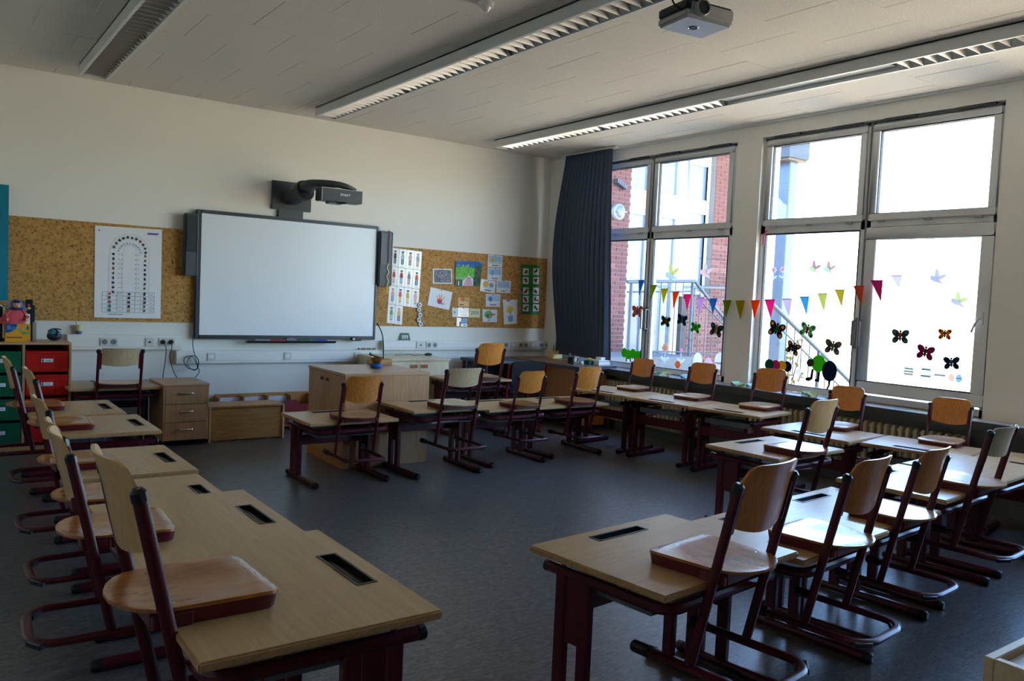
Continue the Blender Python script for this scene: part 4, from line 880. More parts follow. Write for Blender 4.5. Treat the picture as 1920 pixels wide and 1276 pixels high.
for i, q in enumerate(pth):
    f_ = i/(N-1); wd = .105-.035*f_; ht = .062-.046*max(0, f_-.35)/.65
    dx = (pth[min(i+1, N-1)]-pth[max(i-1, 0)]).normalized(); sx = Vector((0, 0, 1)).cross(dx).normalized(); uz = dx.cross(sx)
    for k in range(12): an = 2*pi*k/12; V.append(q+sx*wd*.9*(abs(cos(an))**.6)*(1 if cos(an) > 0 else -1)+uz*ht*(abs(sin(an))**.6)*(1 if sin(an) > 0 else -1))
for i in range(N-1):
    for k in range(12): F.append((i*12+k, i*12+(k+1) % 12, (i+1)*12+(k+1) % 12, (i+1)*12+k))
F += [tuple(range(11, -1, -1)), tuple((N-1)*12+k for k in range(12))]
up_(MB().add(V, F), 'boom_arm', BG, smooth=50)
j = A0.lerp(top, .55); up_(MB().lathe([(.0, -.03), (.105, -.03), (.112, 0), (.105, .03), (0, .03)], j, 24, False, (top-A0)), 'boom_joint', BG)

# ================================================================== PINNED PAPERS
PRN = {}
def pr(c):
    k = 'print_%02x%02x%02x' % c
    return flat(k, c, .6)
SY = WY-.0165
sheet_n = [0]
def sheet(label, corners, prints, cat='paper', group=None, m=None, name='paper_sheet', lift=0, texts=(), pins=0, curl=0):
    """a pinned sheet: corners TL, TR, BR, BL; prints = [(colour, [(u, v)...])] flat print on it"""
    Y = SY-.0012-lift
    TL, TR, BR, BL = [atY(*p, Y) for p in corners]
    base = (BL+BR)/2
    R_ = empty(name, base); tag(R_, label, cat, group)
    def pt(u, v): return BL.lerp(BR, u).lerp(TL.lerp(TR, u), v)-base
    mb = MB(); P4 = [pt(0, 0), pt(1, 0), pt(1, 1), pt(0, 1)]; bk = [p+Vector((0, .0009, 0)) for p in P4]
    mb.add(P4+bk, [(0, 1, 2, 3), (7, 6, 5, 4), (0, 4, 5, 1), (1, 5, 6, 2), (2, 6, 7, 3), (3, 7, 4, 0)]).build('card', m or PAPER, R_, smooth=0)
    if prints:
        cols = []; mb = MB()
        for lay, (c, poly) in enumerate(prints):
            if c not in cols: cols.append(c)
            mb.m(cols.index(c)); e = -.0003-.00003*lay
            mb.add([pt(*q)+Vector((0, e, 0)) for q in poly], [tuple(range(len(poly)))])
        o = mb.build('print', [pr(c) for c in cols], R_, smooth=0); o['kind'] = 'stuff'
    for body, u, v, sz, c in texts:
        ex = (BR-BL).normalized(); ez = (TL-BL).normalized()
        text_mesh(body, sz, pt(u, v)+Vector((0, -.0004, 0)), ex, ez, (0, -1, 0), 'lettering', pr(c), R_)
    for i in range(pins):
        MB().ball(pt(.5 if pins == 1 else (.06 if i == 0 else .94), .95)+Vector((0, -.003, 0)), .006, 8).build('pin', BLACK, R_)
    return R_
def R4(x0, y0, x1, y1): return [(x0, y0), (x1, y0), (x1, y1), (x0, y1)]
def quad(x0, y0, x1, y1, sk=0): return [(x0, y0), (x1, y0+sk), (x1, y1+sk), (x0, y1)]
# letter arch poster
rnd = random.Random(3); pp = []
ar = 496/720
def icon(u, v, s, c):
    n = rnd.randint(5, 8); return (c, [(u+s*.8*rnd.uniform(.5, 1)*cos(2*pi*i/n), v+s*.62*rnd.uniform(.5, 1)*sin(2*pi*i/n)) for i in range(n)])
DK = [(40, 44, 56), (60, 54, 60), (48, 60, 66), (120, 70, 50), (90, 96, 60), (36, 38, 44)]
for i in range(9):
    v = .66-.052*i*1.0
    pp.append(icon(.27, v+.04, .035, DK[i % 6])); pp.append(icon(.745, v+.035, .035, DK[(i+3) % 6]))
    for u in (.34, .385): pp.append(((206, 170, 186), R4(u, v+.034, u+.025, v+.044))); pp.append(((206, 170, 186), R4(u+.25, v+.034, u+.275, v+.044)))
    pp.append(((190, 196, 206), R4(.225, v+.012, .44, v+.0135))); pp.append(((190, 196, 206), R4(.60, v+.012, .80, v+.0135)))
for i in range(11):
    a = pi*(i+.3)/11.6
    pp.append(icon(.51+.245*cos(a), .72+.17*sin(a), .036, DK[i % 6])); pp.append(icon(.51+.17*cos(a+.1), .71+.115*sin(a+.1), .024, (160, 176, 200)))
for i in range(26):
    a0, a1 = pi*i/26, pi*(i+1)/26
    for r1, r2 in ((.30, .21), (.105, .085)):
        pp.append(((186, 192, 204), [(.51+r1*cos(a0), .72+r2*sin(a0)), (.51+r1*cos(a1), .72+r2*sin(a1)), (.51+(r1-.004)*cos(a1), .72+(r2-.003)*sin(a1)), (.51+(r1-.004)*cos(a0), .72+(r2-.003)*sin(a0))]))
for u in (.21, .405, .615, .81): pp.append(((186, 192, 204), R4(u-.002, .29, u+.002, .72)))
for k in range(6): pp.append(((90, 110, 140), R4(.115, .285-.045*k, .895, .288-.045*k)))
for u in (.115, .33, .415, .60, .68, .895): pp.append(((90, 110, 140), R4(u-.002, .06, u+.002, .287)))
cl = [(170, 60, 50), (60, 70, 90), (180, 70, 60), (60, 120, 150), (60, 130, 120), (40, 44, 56), (190, 160, 50)]
for k in range(5):
    pp.append(icon(.22, .264-.045*k, .04, cl[k])); pp.append(icon(.51, .264-.045*k, .036, cl[5 if k < 4 else 6])); pp.append(icon(.745, .264-.045*k, .036, DK[k]))
    pp.append(((190, 190, 200), R4(.35, .258-.045*k, .39, .268-.045*k))); pp.append(((190, 190, 200), R4(.82, .258-.045*k, .87, .268-.045*k)))
pp.append(((72, 84, 150), R4(.78, .935, .93, .955))); pp.append(((120, 124, 130), R4(.20, .035, .42, .042)))
sheet('large white poster with pictures set in an arch above a table', [(178.2, 422.3), (304, 430.5), (301, 597), (176.4, 594.7)], pp, 'poster', name='wall_poster', pins=2, lift=.003)
# fourteen picture cards
def person_print(hair, top, legs, dress=False):
    o = [((232, 190, 160), ell(.5, .80, .18, .06, 10)), (hair, ell(.5, .84, .19, .04, 10))]
    o.append((top, [(.30, .46), (.70, .46), (.64, .74), (.36, .74)])); o.append(((232, 190, 160), [(.20, .52), (.28, .50), (.37, .70), (.33, .73)])); o.append(((232, 190, 160), [(.72, .50), (.80, .52), (.67, .73), (.63, .70)]))
    o.append((legs, R4(.33, .20, .48, .47))); o.append((legs, R4(.53, .20, .68, .47))); o.append(((70, 60, 60), R4(.36, .16, .48, .2))); o.append(((70, 60, 60), R4(.53, .16, .65, .2)))
    o.append(((110, 112, 120), R4(.3, .06, .7, .08))); return o
CL = [[((60, 50, 46), (52, 56, 66), (52, 56, 66)), ((60, 50, 46), (180, 200, 220), (70, 76, 90)), ((90, 60, 50), (220, 190, 190), (150, 110, 100)), ((230, 180, 150), (170, 200, 220), (226, 170, 140))],
      [((220, 190, 90), (190, 70, 70), (226, 170, 150)), ((90, 60, 40), (190, 40, 50), (110, 170, 210)), ((200, 200, 210), (120, 150, 190), (220, 150, 130)), ((50, 40, 40), (220, 110, 70), (50, 90, 140))],
      [((200, 160, 110), (220, 170, 160), (90, 140, 200)), ((60, 40, 40), (210, 90, 110), (230, 200, 90)), ((50, 44, 40), (214, 190, 60), (220, 210, 120)), ((160, 120, 90), (226, 196, 196), (226, 186, 176))],
      [((80, 60, 50), (90, 170, 120), (150, 190, 170)), ((214, 170, 80), (230, 200, 100), (120, 90, 90))]]
ORD = ['first', 'second', 'third', 'fourth']
HAIR = {0: 'top', 1: 'second', 2: 'third', 3: 'bottom'}
for r in range(4):
    for c in range(len(CL[r])):
        x = 735-2.4*r+14.2*c; y = 464.2+35.4*r+1.9*c
        hgt = 34.6
        sheet('laminated picture card of a clothed figure, %s row, %s from the black speaker' % (HAIR[r], ORD[c]), [(x, y), (x+13.7, y+1.6), (x+13.7-2.3, y+1.6+hgt), (x-2.3, y+hgt)], person_print(*CL[r][c]), 'card', 'laminated picture cards beside the black speaker', LAMINATE, 'picture_card')
# photo, hand drawing, painting
def noise_print(cols, nx, ny, x0, y0, x1, y1, seed):
    q = random.Random(seed); o = []
    for i in range(nx):
        for j in range(ny): o.append((q.choice(cols), R4(x0+(x1-x0)*i/nx, y0+(y1-y0)*j/ny, x0+(x1-x0)*(i+1)/nx, y0+(y1-y0)*(j+1)/ny)))
    return o
sheet('small framed grey class photograph between the cards and the painting', [(811.5, 503), (847.5, 504), (848, 532), (811.8, 531.4)],
      noise_print([(120, 122, 134), (96, 98, 112), (140, 140, 150), (150, 140, 150), (110, 124, 110), (84, 84, 100)], 16, 10, .06, .08, .94, .92, 5), 'photo', name='class_photo', pins=1)
hp = [((196, 40, 66), ell(.50, .36, .12, .14, 14)), ((150, 40, 110), ell(.50, .27, .09, .06, 12)), ((36, 60, 60), [(.58, .25), (.72, .29), (.73, .26), (.60, .21)])]
for k, (u0, u1, v1) in enumerate(((.41, .33, .66), (.46, .43, .76), (.51, .53, .78), (.56, .65, .70))):
    hp.append(((230, 120, 50), [(u0, .44), (u0+.05, .44), (u1+.035, v1-.1), (u1, v1-.1)])); hp.append(((200, 180, 60), [(u1, v1-.1), (u1+.035, v1-.1), (u1+.03, v1), (u1+.01, v1)]))
sheet('tilted white sheet with a painted red and orange handprint', [(807.5, 537.8), (848.5, 547.5), (842.2, 581), (801.5, 571.8)], hp, 'drawing', name='handprint_drawing', lift=.004, pins=1)
q = random.Random(9); ptn = [((24, 92, 172), R4(0, .72, 1, 1)), ((90, 190, 60), R4(0, .30, .80, .74)), ((22, 96, 70), R4(.72, .28, 1, .80)), ((120, 196, 130), R4(0, .22, .5, .36)), ((30, 110, 80), R4(0, 0, .28, .26)), ((24, 80, 44), R4(.70, 0, 1, .34))]
for i in range(60): u, v = q.uniform(.02, .74), q.uniform(.34, .78); ptn.append((q.choice([(120, 206, 60), (70, 170, 50), (150, 214, 70), (60, 150, 80)]), [(u, v), (u+.03, v), (u+.035, v+.11), (u+.005, v+.11)]))
for i in range(26): u, v = q.uniform(.02, .95), q.uniform(.76, .97); ptn.append((q.choice([(40, 120, 200), (20, 70, 150), (110, 170, 220), (30, 110, 130)]), R4(u, v, min(1, u+.09), min(1, v+.03))))
for i in range(22): u, v = q.uniform(.74, .96), q.uniform(.05, .85); ptn.append((q.choice([(20, 90, 60), (36, 120, 70), (16, 60, 40), (150, 80, 40)]), R4(u, v, min(1, u+.05), min(1, v+.09))))
ptn.append(((230, 226, 236), [(.30, 0), (.72, 0), (.70, .26), (.52, .44), (.34, .26)]))
for i in range(9): u = .31+.045*i; ptn.append(((190, 40, 80), [(u, .0), (u+.02, .0), (.51+(u-.5)*.3+.01, .36), (.51+(u-.5)*.3, .36)]))
ptn.append(((226, 236, 240), R4(.10, .02, .14, .18))); ptn.append(((140, 90, 50), R4(.02, .2, .26, .24)))
sheet('bright child painting of green trees, blue sky and a striped tent', [(854.5, 488.5), (905, 490.5), (899.5, 536), (854, 535.5)], ptn, 'painting', name='child_painting', lift=.010, pins=1)
# season and month cards
def scene_print(sky, ground, blob, line=True):
    o = [(sky, R4(.06, .30, .94, .92)), (ground, R4(.06, .30, .94, .46)), (blob, ell(.32, .62, .14, .2, 12)), (tuple(int(v*.7) for v in blob), R4(.31, .36, .34, .55))]
    if line: o.append(((70, 74, 90), R4(.28, .12, .72, .18)))
    return o
MC = [('pale card with a sun and blue clouds, topmost on the cork board', [(915.5, 476.8), (942.6, 479.6), (941.6, 501.2), (914.6, 500.4)], scene_print((150, 190, 220), (190, 206, 220), (220, 180, 110)), LAMINATE),
      ('glossy pale blue winter card below the topmost sun card', [(914.6, 501.6), (941.6, 502.4), (940.6, 526), (914, 524.6)], scene_print((150, 186, 226), (210, 226, 240), (130, 160, 200)), LAMINATE),
      ('card with a yellow sun face beside a corner of the painting', [(902.4, 522.5), (929.6, 527), (927.6, 550), (899.8, 545)], [((214, 190, 80), ell(.34, .62, .2, .28, 14)), ((150, 150, 190), ell(.72, .62, .16, .2, 12)), ((60, 90, 150), R4(.30, .12, .74, .2))], LAMINATE),
      ('shiny card with blue rain streaks next to the sun face card', [(931.2, 525.6), (958.4, 526.4), (956.6, 549.4), (930.6, 548.4)], [((170, 200, 226), R4(.08, .4, .92, .92))]+[((90, 140, 190), R4(.12+.08*i, .46, .14+.08*i, .9)) for i in range(10)]+[((190, 90, 90), ell(.72, .22, .04, .05, 8)), ((70, 74, 90), R4(.34, .12, .62, .18))], LAMINATE),
      ('card with a bare blue winter tree above the green tree card', [(910.8, 551), (938.4, 551.6), (937.6, 575), (911, 574.6)], scene_print((170, 200, 226), (226, 234, 240), (90, 130, 170)), LAMINATE),
      ('card with a round green tree and small red roofs', [(904.6, 579.6), (932.6, 580.2), (932, 604), (905, 603)], [((110, 170, 110), ell(.40, .58, .28, .32, 16)), ((200, 90, 60), R4(.5, .56, .84, .66)), ((70, 110, 60), ell(.34, .5, .1, .14, 10)), ((50, 60, 70), R4(.36, .12, .5, .18))], LAMINATE),
      ('small orange and green autumn card above the white note', [(859.4, 557.8), (879.8, 558.6), (879.6, 574.8), (858.8, 574)], [((226, 190, 130), R4(.0, .0, 1, 1)), ((206, 96, 50), ell(.4, .78, .24, .18, 12)), ((150, 170, 80), ell(.8, .74, .16, .16, 10)), ((60, 60, 70), R4(.12, .16, .5, .26))], PAPER),
      ('narrow plain white note half hidden by the glossy white card', [(847.8, 576), (859, 576.6), (858.8, 594.2), (848.2, 594)], [((120, 140, 170), R4(.25, .4, .5, .62))], PAPER),
      ('glossy white card with faint lines below the autumn card', [(858.8, 576.2), (879.4, 577), (879.2, 593.8), (858.6, 593.4)], [((190, 214, 214), R4(.25, .4+.12*i, .7, .43+.12*i)) for i in range(4)]+[((130, 150, 180), R4(.25, .14, .8, .2))], LAMINATE),
      ('pale blue card with a small brown post, lowest on the cork board', [(856.4, 595.2), (876.6, 596.2), (875.8, 612.2), (856, 611.2)], [((130, 180, 220), R4(.4, .3, 1, 1)), ((150, 116, 70), R4(.26, 0, .4, .55)), ((70, 90, 140), R4(.62, .1, .9, .2))], LAMINATE)]
for lab, co, prn, m_ in MC: sheet(lab, co, prn, 'card', 'season and month cards on the cork board', m_, 'month_card', pins=1, lift=.003 if 'narrow' not in lab else 0)
sheet('cream note reading 2020', [(880.6, 578), (900, 578.6), (899.8, 595), (880.2, 594.6)], [((70, 80, 70), ell(.22, .30, .03, .04, 8))], 'note', None, flat('cream_paper', (222, 220, 176), .6), 'year_note', texts=[('2020', .5, .52, .058, (50, 52, 60))])
sheet('tall white drawing of a yellow flower in a pale blue vase', [(943, 561.5), (970.2, 561.2), (969.4, 606.6), (945.2, 607.8)], [((236, 206, 70), ell(.5, .62, .24, .13, 9)), ((230, 190, 60), ell(.42, .55, .2, .1, 8)), ((96, 150, 80), R4(.48, .34, .53, .52)), ((120, 176, 220), [(.34, .1), (.66, .1), (.7, .34), (.3, .34)]), ((120, 110, 190), [(.2, .99), (.55, .99), (.46, .93), (.28, .93)])], 'drawing', name='flower_drawing', lift=.004)
# paper chain
pc0 = [(787.2, 571), (785.6, 580), (787.6, 590), (785.4, 599), (788.6, 607)]
CB = empty('paper_chain', atY(787, 571, SY)); tag(CB, 'white paper chain with blue marks hanging below the picture cards', 'chain'); b0 = atY(787, 571, SY)
for i, p in enumerate(pc0):
    c = atY(*p, SY-.012)-b0
    MB().lathe([(.028, -.008), (.030, 0), (.028, .008)], c, 16, False, Vector((.15, -1, .05))).lathe([(.012, 0), (.029, 0), (.029, .004), (.012, .004)], c, 16, False, Vector((.15, -1, .05))).build('link', PAPER, CB)
    MB().ball(c+Vector((0, -.006, -.006)), .007, 8).build('blue_mark', BLU, CB)
# green chart
G_ = [(976.5, 495), (1012.5, 497.5), (1010.5, 590), (977, 588)]
prn = [((30, 120, 74), R4(0, 0, 1, .50)), ((20, 70, 40), R4(0, .485, 1, .515))]
GC = sheet('tall green chart with ten small photographs and wooden pegs', G_, prn, 'chart', None, flat('green_card', (44, 130, 36), .6), 'green_chart')
Yg = SY-.0028
gb0 = Vector(GC.location)
k = 0
for col, px in ((0, 980.6), (1, 999.8)):
    for py in (509.5, 526, 545.5, 561, 577):
        x0, x1 = px, px+10.2; a = atY(x0, py-7, Yg)-gb0; b_ = atY(x1, py+6.4, Yg)-gb0
        ph = MB().box(a.x, a.y-.001, b_.z, b_.x, a.y, a.z).build('photograph', PAPER, GC, smooth=0)
        q = random.Random(k); mb = MB(); cs = [(60, 50, 54), (120, 60, 60), (50, 60, 80), (90, 90, 96), (150, 70, 60)]
        for i in range(4): mb.m(i); u, v = q.uniform(.3, .7), q.uniform(.25, .75); mb.add([(a.x+(b_.x-a.x)*p_[0], a.y-.0014-.0001*i, b_.z+(a.z-b_.z)*p_[1]) for p_ in ell(u, v, .2, .16, 8)], [tuple(range(8))])
        o = mb.build('picture', [pr(cs[(k+i) % 5]) for i in range(4)], ph, smooth=0); o['kind'] = 'stuff'
        dirn = -1 if col == 0 else 1
        for j in range(2 if k % 3 else 1):
            e = atY(977 if col == 0 else 1012, py-1+4*j, Yg)-gb0
            pg = MB().box(e.x-(.05 if dirn < 0 else -.0), e.y-.006, e.z-.004, e.x+(.05 if dirn > 0 else 0), e.y, e.z+.004).build('peg', flat('peg_wood', (196, 160, 104), .6), GC, smooth=0)
        k += 1
# ledge things
c = atY(760, 632, 8.41)
lc = empty('leaning_card', (c.x, 8.415, .933)); tag(lc, 'dark green card with white figures leaning above the socket trunking', 'card')
MB().add([(-.068, 0, 0), (.072, 0, 0), (.058, .018, .085), (-.05, .018, .085), (-.068, .004, 0), (.072, .004, 0), (.058, .022, .085), (-.05, .022, .085)], [(0, 1, 2, 3), (7, 6, 5, 4), (0, 4, 5, 1), (1, 5, 6, 2), (2, 6, 7, 3), (3, 7, 4, 0)]).build('card', flat('dark_green_card', (58, 84, 52), .5), lc, smooth=0)
mb = MB()
for i in range(4): u = -.035+.022*i; mb.add([(u, .0022, .015), (u+.008, .0022, .015), (u+.012, .011, .06), (u-.004, .011, .06)], [(0, 1, 2, 3)])
o = mb.build('white_figures', PAPER, lc, smooth=0); o['kind'] = 'stuff'; o.location.y = -.0012
c = atY(688, 655, 8.41)
bs = empty('bead_string', (c.x, 8.415, .824)); tag(bs, 'string of small mixed beads lying on the lower trunking', 'beads')
q = random.Random(2)
for i in range(16): MB().ball((-.10+.0135*i, q.uniform(-.006, .006), .010), .0095, 8, (1, 1, 1)).build('bead', flat('bead_%d' % (i % 5), [(90, 40, 36), (200, 190, 120), (210, 180, 160), (60, 62, 70), (190, 150, 90)][i % 5], .4), bs)
c = atY(148, 622, 8.41)
cu = empty('drinking_cup', (c.x, 8.412, .9765)); tag(cu, 'pale yellow and blue cup with a stick on the trunking ledge', 'cup')
MB().lathe([(.0, .0), (.024, 0), (.026, .03)], n=20, cap=False).build('blue_base', flat('cup_blue', (70, 90, 140), .4), cu)
MB().lathe([(.026, .03), (.030, .075), (.032, .085), (.030, .085), (.024, .02), (0, .02)], n=20, cap=False).build('cup_wall', flat('cup_yellow', (208, 200, 150), .4), cu)
MB().tube([(.0, 0, .022), (-.03, 0, .12)], .003, 6).build('stick', 'oak_box', cu)
# cables at the wall
def cable(name, pts, label, r=.004, m=BLACK):
    P = [Vector(p) for p in pts]; o = MB().tube([p-P[0] for p in smooth_path(P, 7)], r, 6).build(name, m, loc=P[0]); tag(o, label, 'cable'); return o
def wq(px, py, y=8.36): return atY(px, py, y)
for i, (px, pts, lab) in enumerate(((305, [(306, 641), (311, 652), (310, 675), (306, 700), (305, 712)], 'black plug and cable, first of two in the double socket'), (320, [(321, 641), (322, 652), (318, 668), (325, 695), (332, 711)], 'black plug and cable beside it, nearer the whiteboard'))):
    p0 = wq(*pts[0], TF-.018); R_ = empty('power_plug', p0); tag(R_, lab, 'plug')
    MB().lathe([(.0, .022), (.012, .022), (.020, .012), (.021, -.004), (0, -.004)], (0, 0, 0), 16, False, Vector((0, -1, 0))).build('plug_body', BLACK, R_)
    P = [wq(*q_, TF-.04)-p0 for q_ in pts]; P[-1].z = .558-p0.z
    MB().tube(smooth_path(P, 7), .004, 6).build('cord', BLACK, R_)
P = [wq(362, 626), wq(361, 648), wq(366, 672), wq(371, 688), wq(363, 692), wq(350, 688), wq(344, 675), wq(350, 668), wq(366, 667), wq(372, 680), wq(366, 693), wq(356, 690), wq(350, 678), wq(360, 668), wq(368, 684), wq(373, 696), wq(366, 706), wq(358, 710)]
for i, p in enumerate(P): p.y = 8.352-.006*(i % 3)
cable('coiled_cable', P, 'coiled black cable hanging from the whiteboard corner over the trunking')

# ================================================================== FURNITURE ALONG THE WALL
def put(mb, name, m, par, **k): return mb.build(name, m, par, **k)
# drawer shelf
SH = empty('drawer_shelf', (.72, 8.2, 0)); tag(SH, 'wooden shelf unit with green and red plastic drawers', 'shelf')
sx0, sx1, sd0, sd1, sh = -.72+.015, .365, -.205, .215, .928
carc = MB(); ths = .02
for x in (sx0, sx0+.345, sx1-ths): carc.box(x, sd0, .05, x+ths, sd1, sh-ths)
xs_ = [sx0, sx0+.345, sx1-ths]
carc = MB().box(sx0, sd0-.004, sh-ths, sx1, sd1, sh); carc.build('top_board', 'cabinet_top', SH, bevel=.003)
for x in (-.705, -.352, -.005, sx1-ths): MB().box(x, sd0, .05, x+ths, sd1, sh-ths-.0005).build('side_board', 'cabinet_wood', SH, bevel=.002, seg=1)
MB().box(sx0, sd0+.02, .0, sx1, sd1, .05).build('plinth', 'cabinet_wood', SH, smooth=0); MB().box(sx0+.02, sd1-.01, .05, sx1-.02, sd1-.001, sh-ths).build('back_board', BLACK, SH, smooth=0)
GRP = flat('drawer_green', (16, 92, 62), .35); REDP = flat('drawer_red', (196, 26, 22), .35)
dr_me = {}
for ci, (xa, xb, m_) in enumerate(((-.685, -.352, GRP), (-.332, -.005, GRP), (.015, sx1-ths, REDP))):
    for r in range(4):
        zb = .062+.2035*(3-r); zt_ = zb+.18; w_ = xb-xa-.012
        dmb = MB().box(-w_/2, 0, 0, w_/2, .38, .18)
        if (m_.name, round(w_, 3)) not in dr_me:
            d_ = MB().box(-w_/2, 0, 0, w_/2, .39, .178)
            d_.box(-w_/2+.002, -.006, .16, w_/2-.002, .004, .178); d_.box(-w_*.16, -.004, .02, w_*.16, .002, .15)
            o = d_.build('drawer', m_, SH, bevel=.004, seg=1, loc=((xa+xb)/2, sd0+.004, zb)); dr_me[(m_.name, round(w_, 3))] = o.data
        else: o = link('drawer', dr_me[(m_.name, round(w_, 3))], SH, ((xa+xb)/2, sd0+.004, zb))
        lb = MB().box(-.045, -.007, .085, .045, -.0045, .115).build('label_holder', PAPER, o, smooth=0)
        lm = MB().m(0).box(-.040, -.0078, .089, -.028, -.0068, .111).m(1).box(-.012, -.0076, .097, .028, -.0068, .102); lm.build('name_print', [pr((70, 74, 80)), pr((120, 140, 190))], o, smooth=0)
# things on the shelf
def on(px, py, z): return atZ(px, py, z)
zs_ = sh+.001
bx = empty('yellow_box', (.655, 8.075, zs_)); tag(bx, 'yellow card box with a blue oval reading Box, below the rag doll', 'box')
bw = (atY(57, 640, 8.03).x-atY(9, 640, 8.03).x)/2; bh = atY(30, 607, 8.03).z-zs_; bxc = (atY(57, 640, 8.03).x+atY(9, 640, 8.03).x)/2; bx.location.x = bxc; bx.location.y = 8.03
MB().box(-bw, 0, 0, bw, .10, bh).build('carton', flat('box_yellow', (226, 158, 30), .5), bx, bevel=.003)
mb = MB(); mb.add([(p[0], -.0006, p[1]) for p in [(-bw+.004, bh-.001)]+[(-bw+.004+.30*bw*2*cos(a)*1.5, bh-.001-.075*sin(a)) for a in [pi/2-i*pi/2/10 for i in range(11)]]][::1], [tuple(range(12))]); mb.build('blue_oval', flat('oval_blue', (30, 66, 150), .5), bx, smooth=0)
text_mesh('Box', .05, (-bw+.055, -.0012, bh-.033), (1, 0, 0), (0, 0, 1), (0, -1, 0), 'lettering', pr((120, 190, 220)), bx)
mb = MB().add([(-bw*.05, -.0006, bh*.72), (bw*.4, -.0006, bh*.45), (bw*.9, -.0006, bh*.42), (bw*.9, -.0006, bh*.56), (bw*.4, -.0006, bh*.56), (-bw*.05, -.0006, bh*.76)], [(0, 1, 2, 3, 4, 5)]); mb.build('green_swoosh', pr((110, 170, 50)), bx, smooth=0)
mb = MB().m(0).add([(p[0], -.0008, p[1]) for p in ell(bw*.45, bh*.76, .012, .012, 8)], [tuple(range(8))]).m(1).add([(p[0], -.0008, p[1]) for p in ell(bw*.78, bh*.78, .01, .02, 8)], [tuple(range(8))]).m(2).add([(p[0], -.0012, p[1]) for p in ell(bw*.5, bh*.5, .014, .012, 8)], [tuple(range(8))])
o = mb.build('small_pictures', [pr((200, 150, 190)), pr((50, 110, 60)), pr((60, 150, 140))], bx, smooth=0); o['kind'] = 'stuff'
mb = MB().box(-bw*.85, -.001, bh*.22, bw*.35, -.0001, bh*.28); mb.build('title_line', pr((110, 66, 40)), bx, smooth=0)
MB().box(bw*.86-.006, -.001, bh*.05, bw*.86+.006, -.0001, bh*.12).build('corner_mark', pr((180, 70, 40)), bx, smooth=0)
# rag doll on the box
dl = empty('rag_doll', (bxc-.02, 8.075, zs_+bh+.001)); tag(dl, 'rag doll with blue headscarf and red checked dress sitting on box', 'doll')
V = []; prof = [(.115, .0), (.118, .012), (.10, .05), (.078, .085), (.052, .112), (.03, .122)]
for i, (r, z) in enumerate(prof):
    for k in range(28): a = 2*pi*k/28; rr = r*(1+.06*cos(7*a)*(1-z/.13)); V.append((rr*cos(a)-.01+.02*(z/.12), rr*.42*sin(a), z))
F = [(i*28+k, i*28+(k+1) % 28, (i+1)*28+(k+1) % 28, (i+1)*28+k) for i in range(5) for k in range(28)]+[tuple(range(27, -1, -1)), tuple(5*28+k for k in range(28))]
Mg, tg, bg = newmat('red_gingham'); ck = tg.nodes.new('ShaderNodeTexChecker'); ck.inputs['Scale'].default_value = 150; ck.inputs[1].default_value = (*lin((206, 40, 60)), 1); ck.inputs[2].default_value = (*lin((224, 110, 120)), 1)
tcg = tg.nodes.new('ShaderNodeTexCoord'); tg.links.new(tcg.outputs['Object'], ck.inputs[0]); tg.links.new(ck.outputs[0], bg.inputs[0]); bg.inputs['Roughness'].default_value = .8
MB().add(V, F).build('dress', 'red_gingham', dl, smooth=60)
SKIN = flat('doll_skin', (222, 168, 134), .6); SCF = flat('scarf_blue', (108, 114, 158), .8, noise=.35, nscale=120)
hd_ = MB().ball((.012, -.006, .160), .036, 16, (.95, .9, 1.0)).build('head', SKIN, dl)
MB().ball((.012, .004, .164), .044, 16, (1.05, .85, 1.05)).build('headscarf', SCF, dl)
MB().lathe([(.030, .118), (.052, .124), (.05, .134), (.028, .138)], (.012, 0, 0), 18).build('scarf_collar', flat('scarf_dark', (40, 56, 96), .8, noise=.5, nscale=140), dl)
MB().add([(.012+.06*0+.05, .006, .165), (.095, .01, .12), (.085, .008, .105), (.04, .006, .13), (.062, .016, .165), (.095, .02, .12), (.085, .018, .105), (.04, .016, .13)], [(0, 1, 2, 3), (7, 6, 5, 4), (0, 4, 5, 1), (1, 5, 6, 2), (2, 6, 7, 3), (3, 7, 4, 0)]).build('scarf_tail', SCF, dl)
MB().ball((.012, -.028, .186), .022, 12, (1.3, .5, .6)).build('hair', flat('doll_hair', (30, 28, 40), .6), hd_)
for s in (-1, 1): MB().ball((.012+.013*s, -.0375, .166), .0035, 8).build('eye', BLACK, hd_)
MB().ball((.012, -.040, .158), .004, 8).build('nose', SKIN, hd_); MB().ball((.012, -.0365, .147), .006, 8, (1.2, .4, .5)).build('mouth', flat('doll_mouth', (190, 70, 70), .6), hd_)
for s in (-1, 1):
    am = MB().tube([(.012+.04*s, -.005, .112), (.012+.075*s, -.02, .075), (.012+.07*s, -.05, .04)], [.016, .014, .012], 8).build('arm', 'red_gingham', dl)
    MB().ball((.012+.07*s, -.056, .034), .013, 10).build('hand', SKIN, am)
    pass
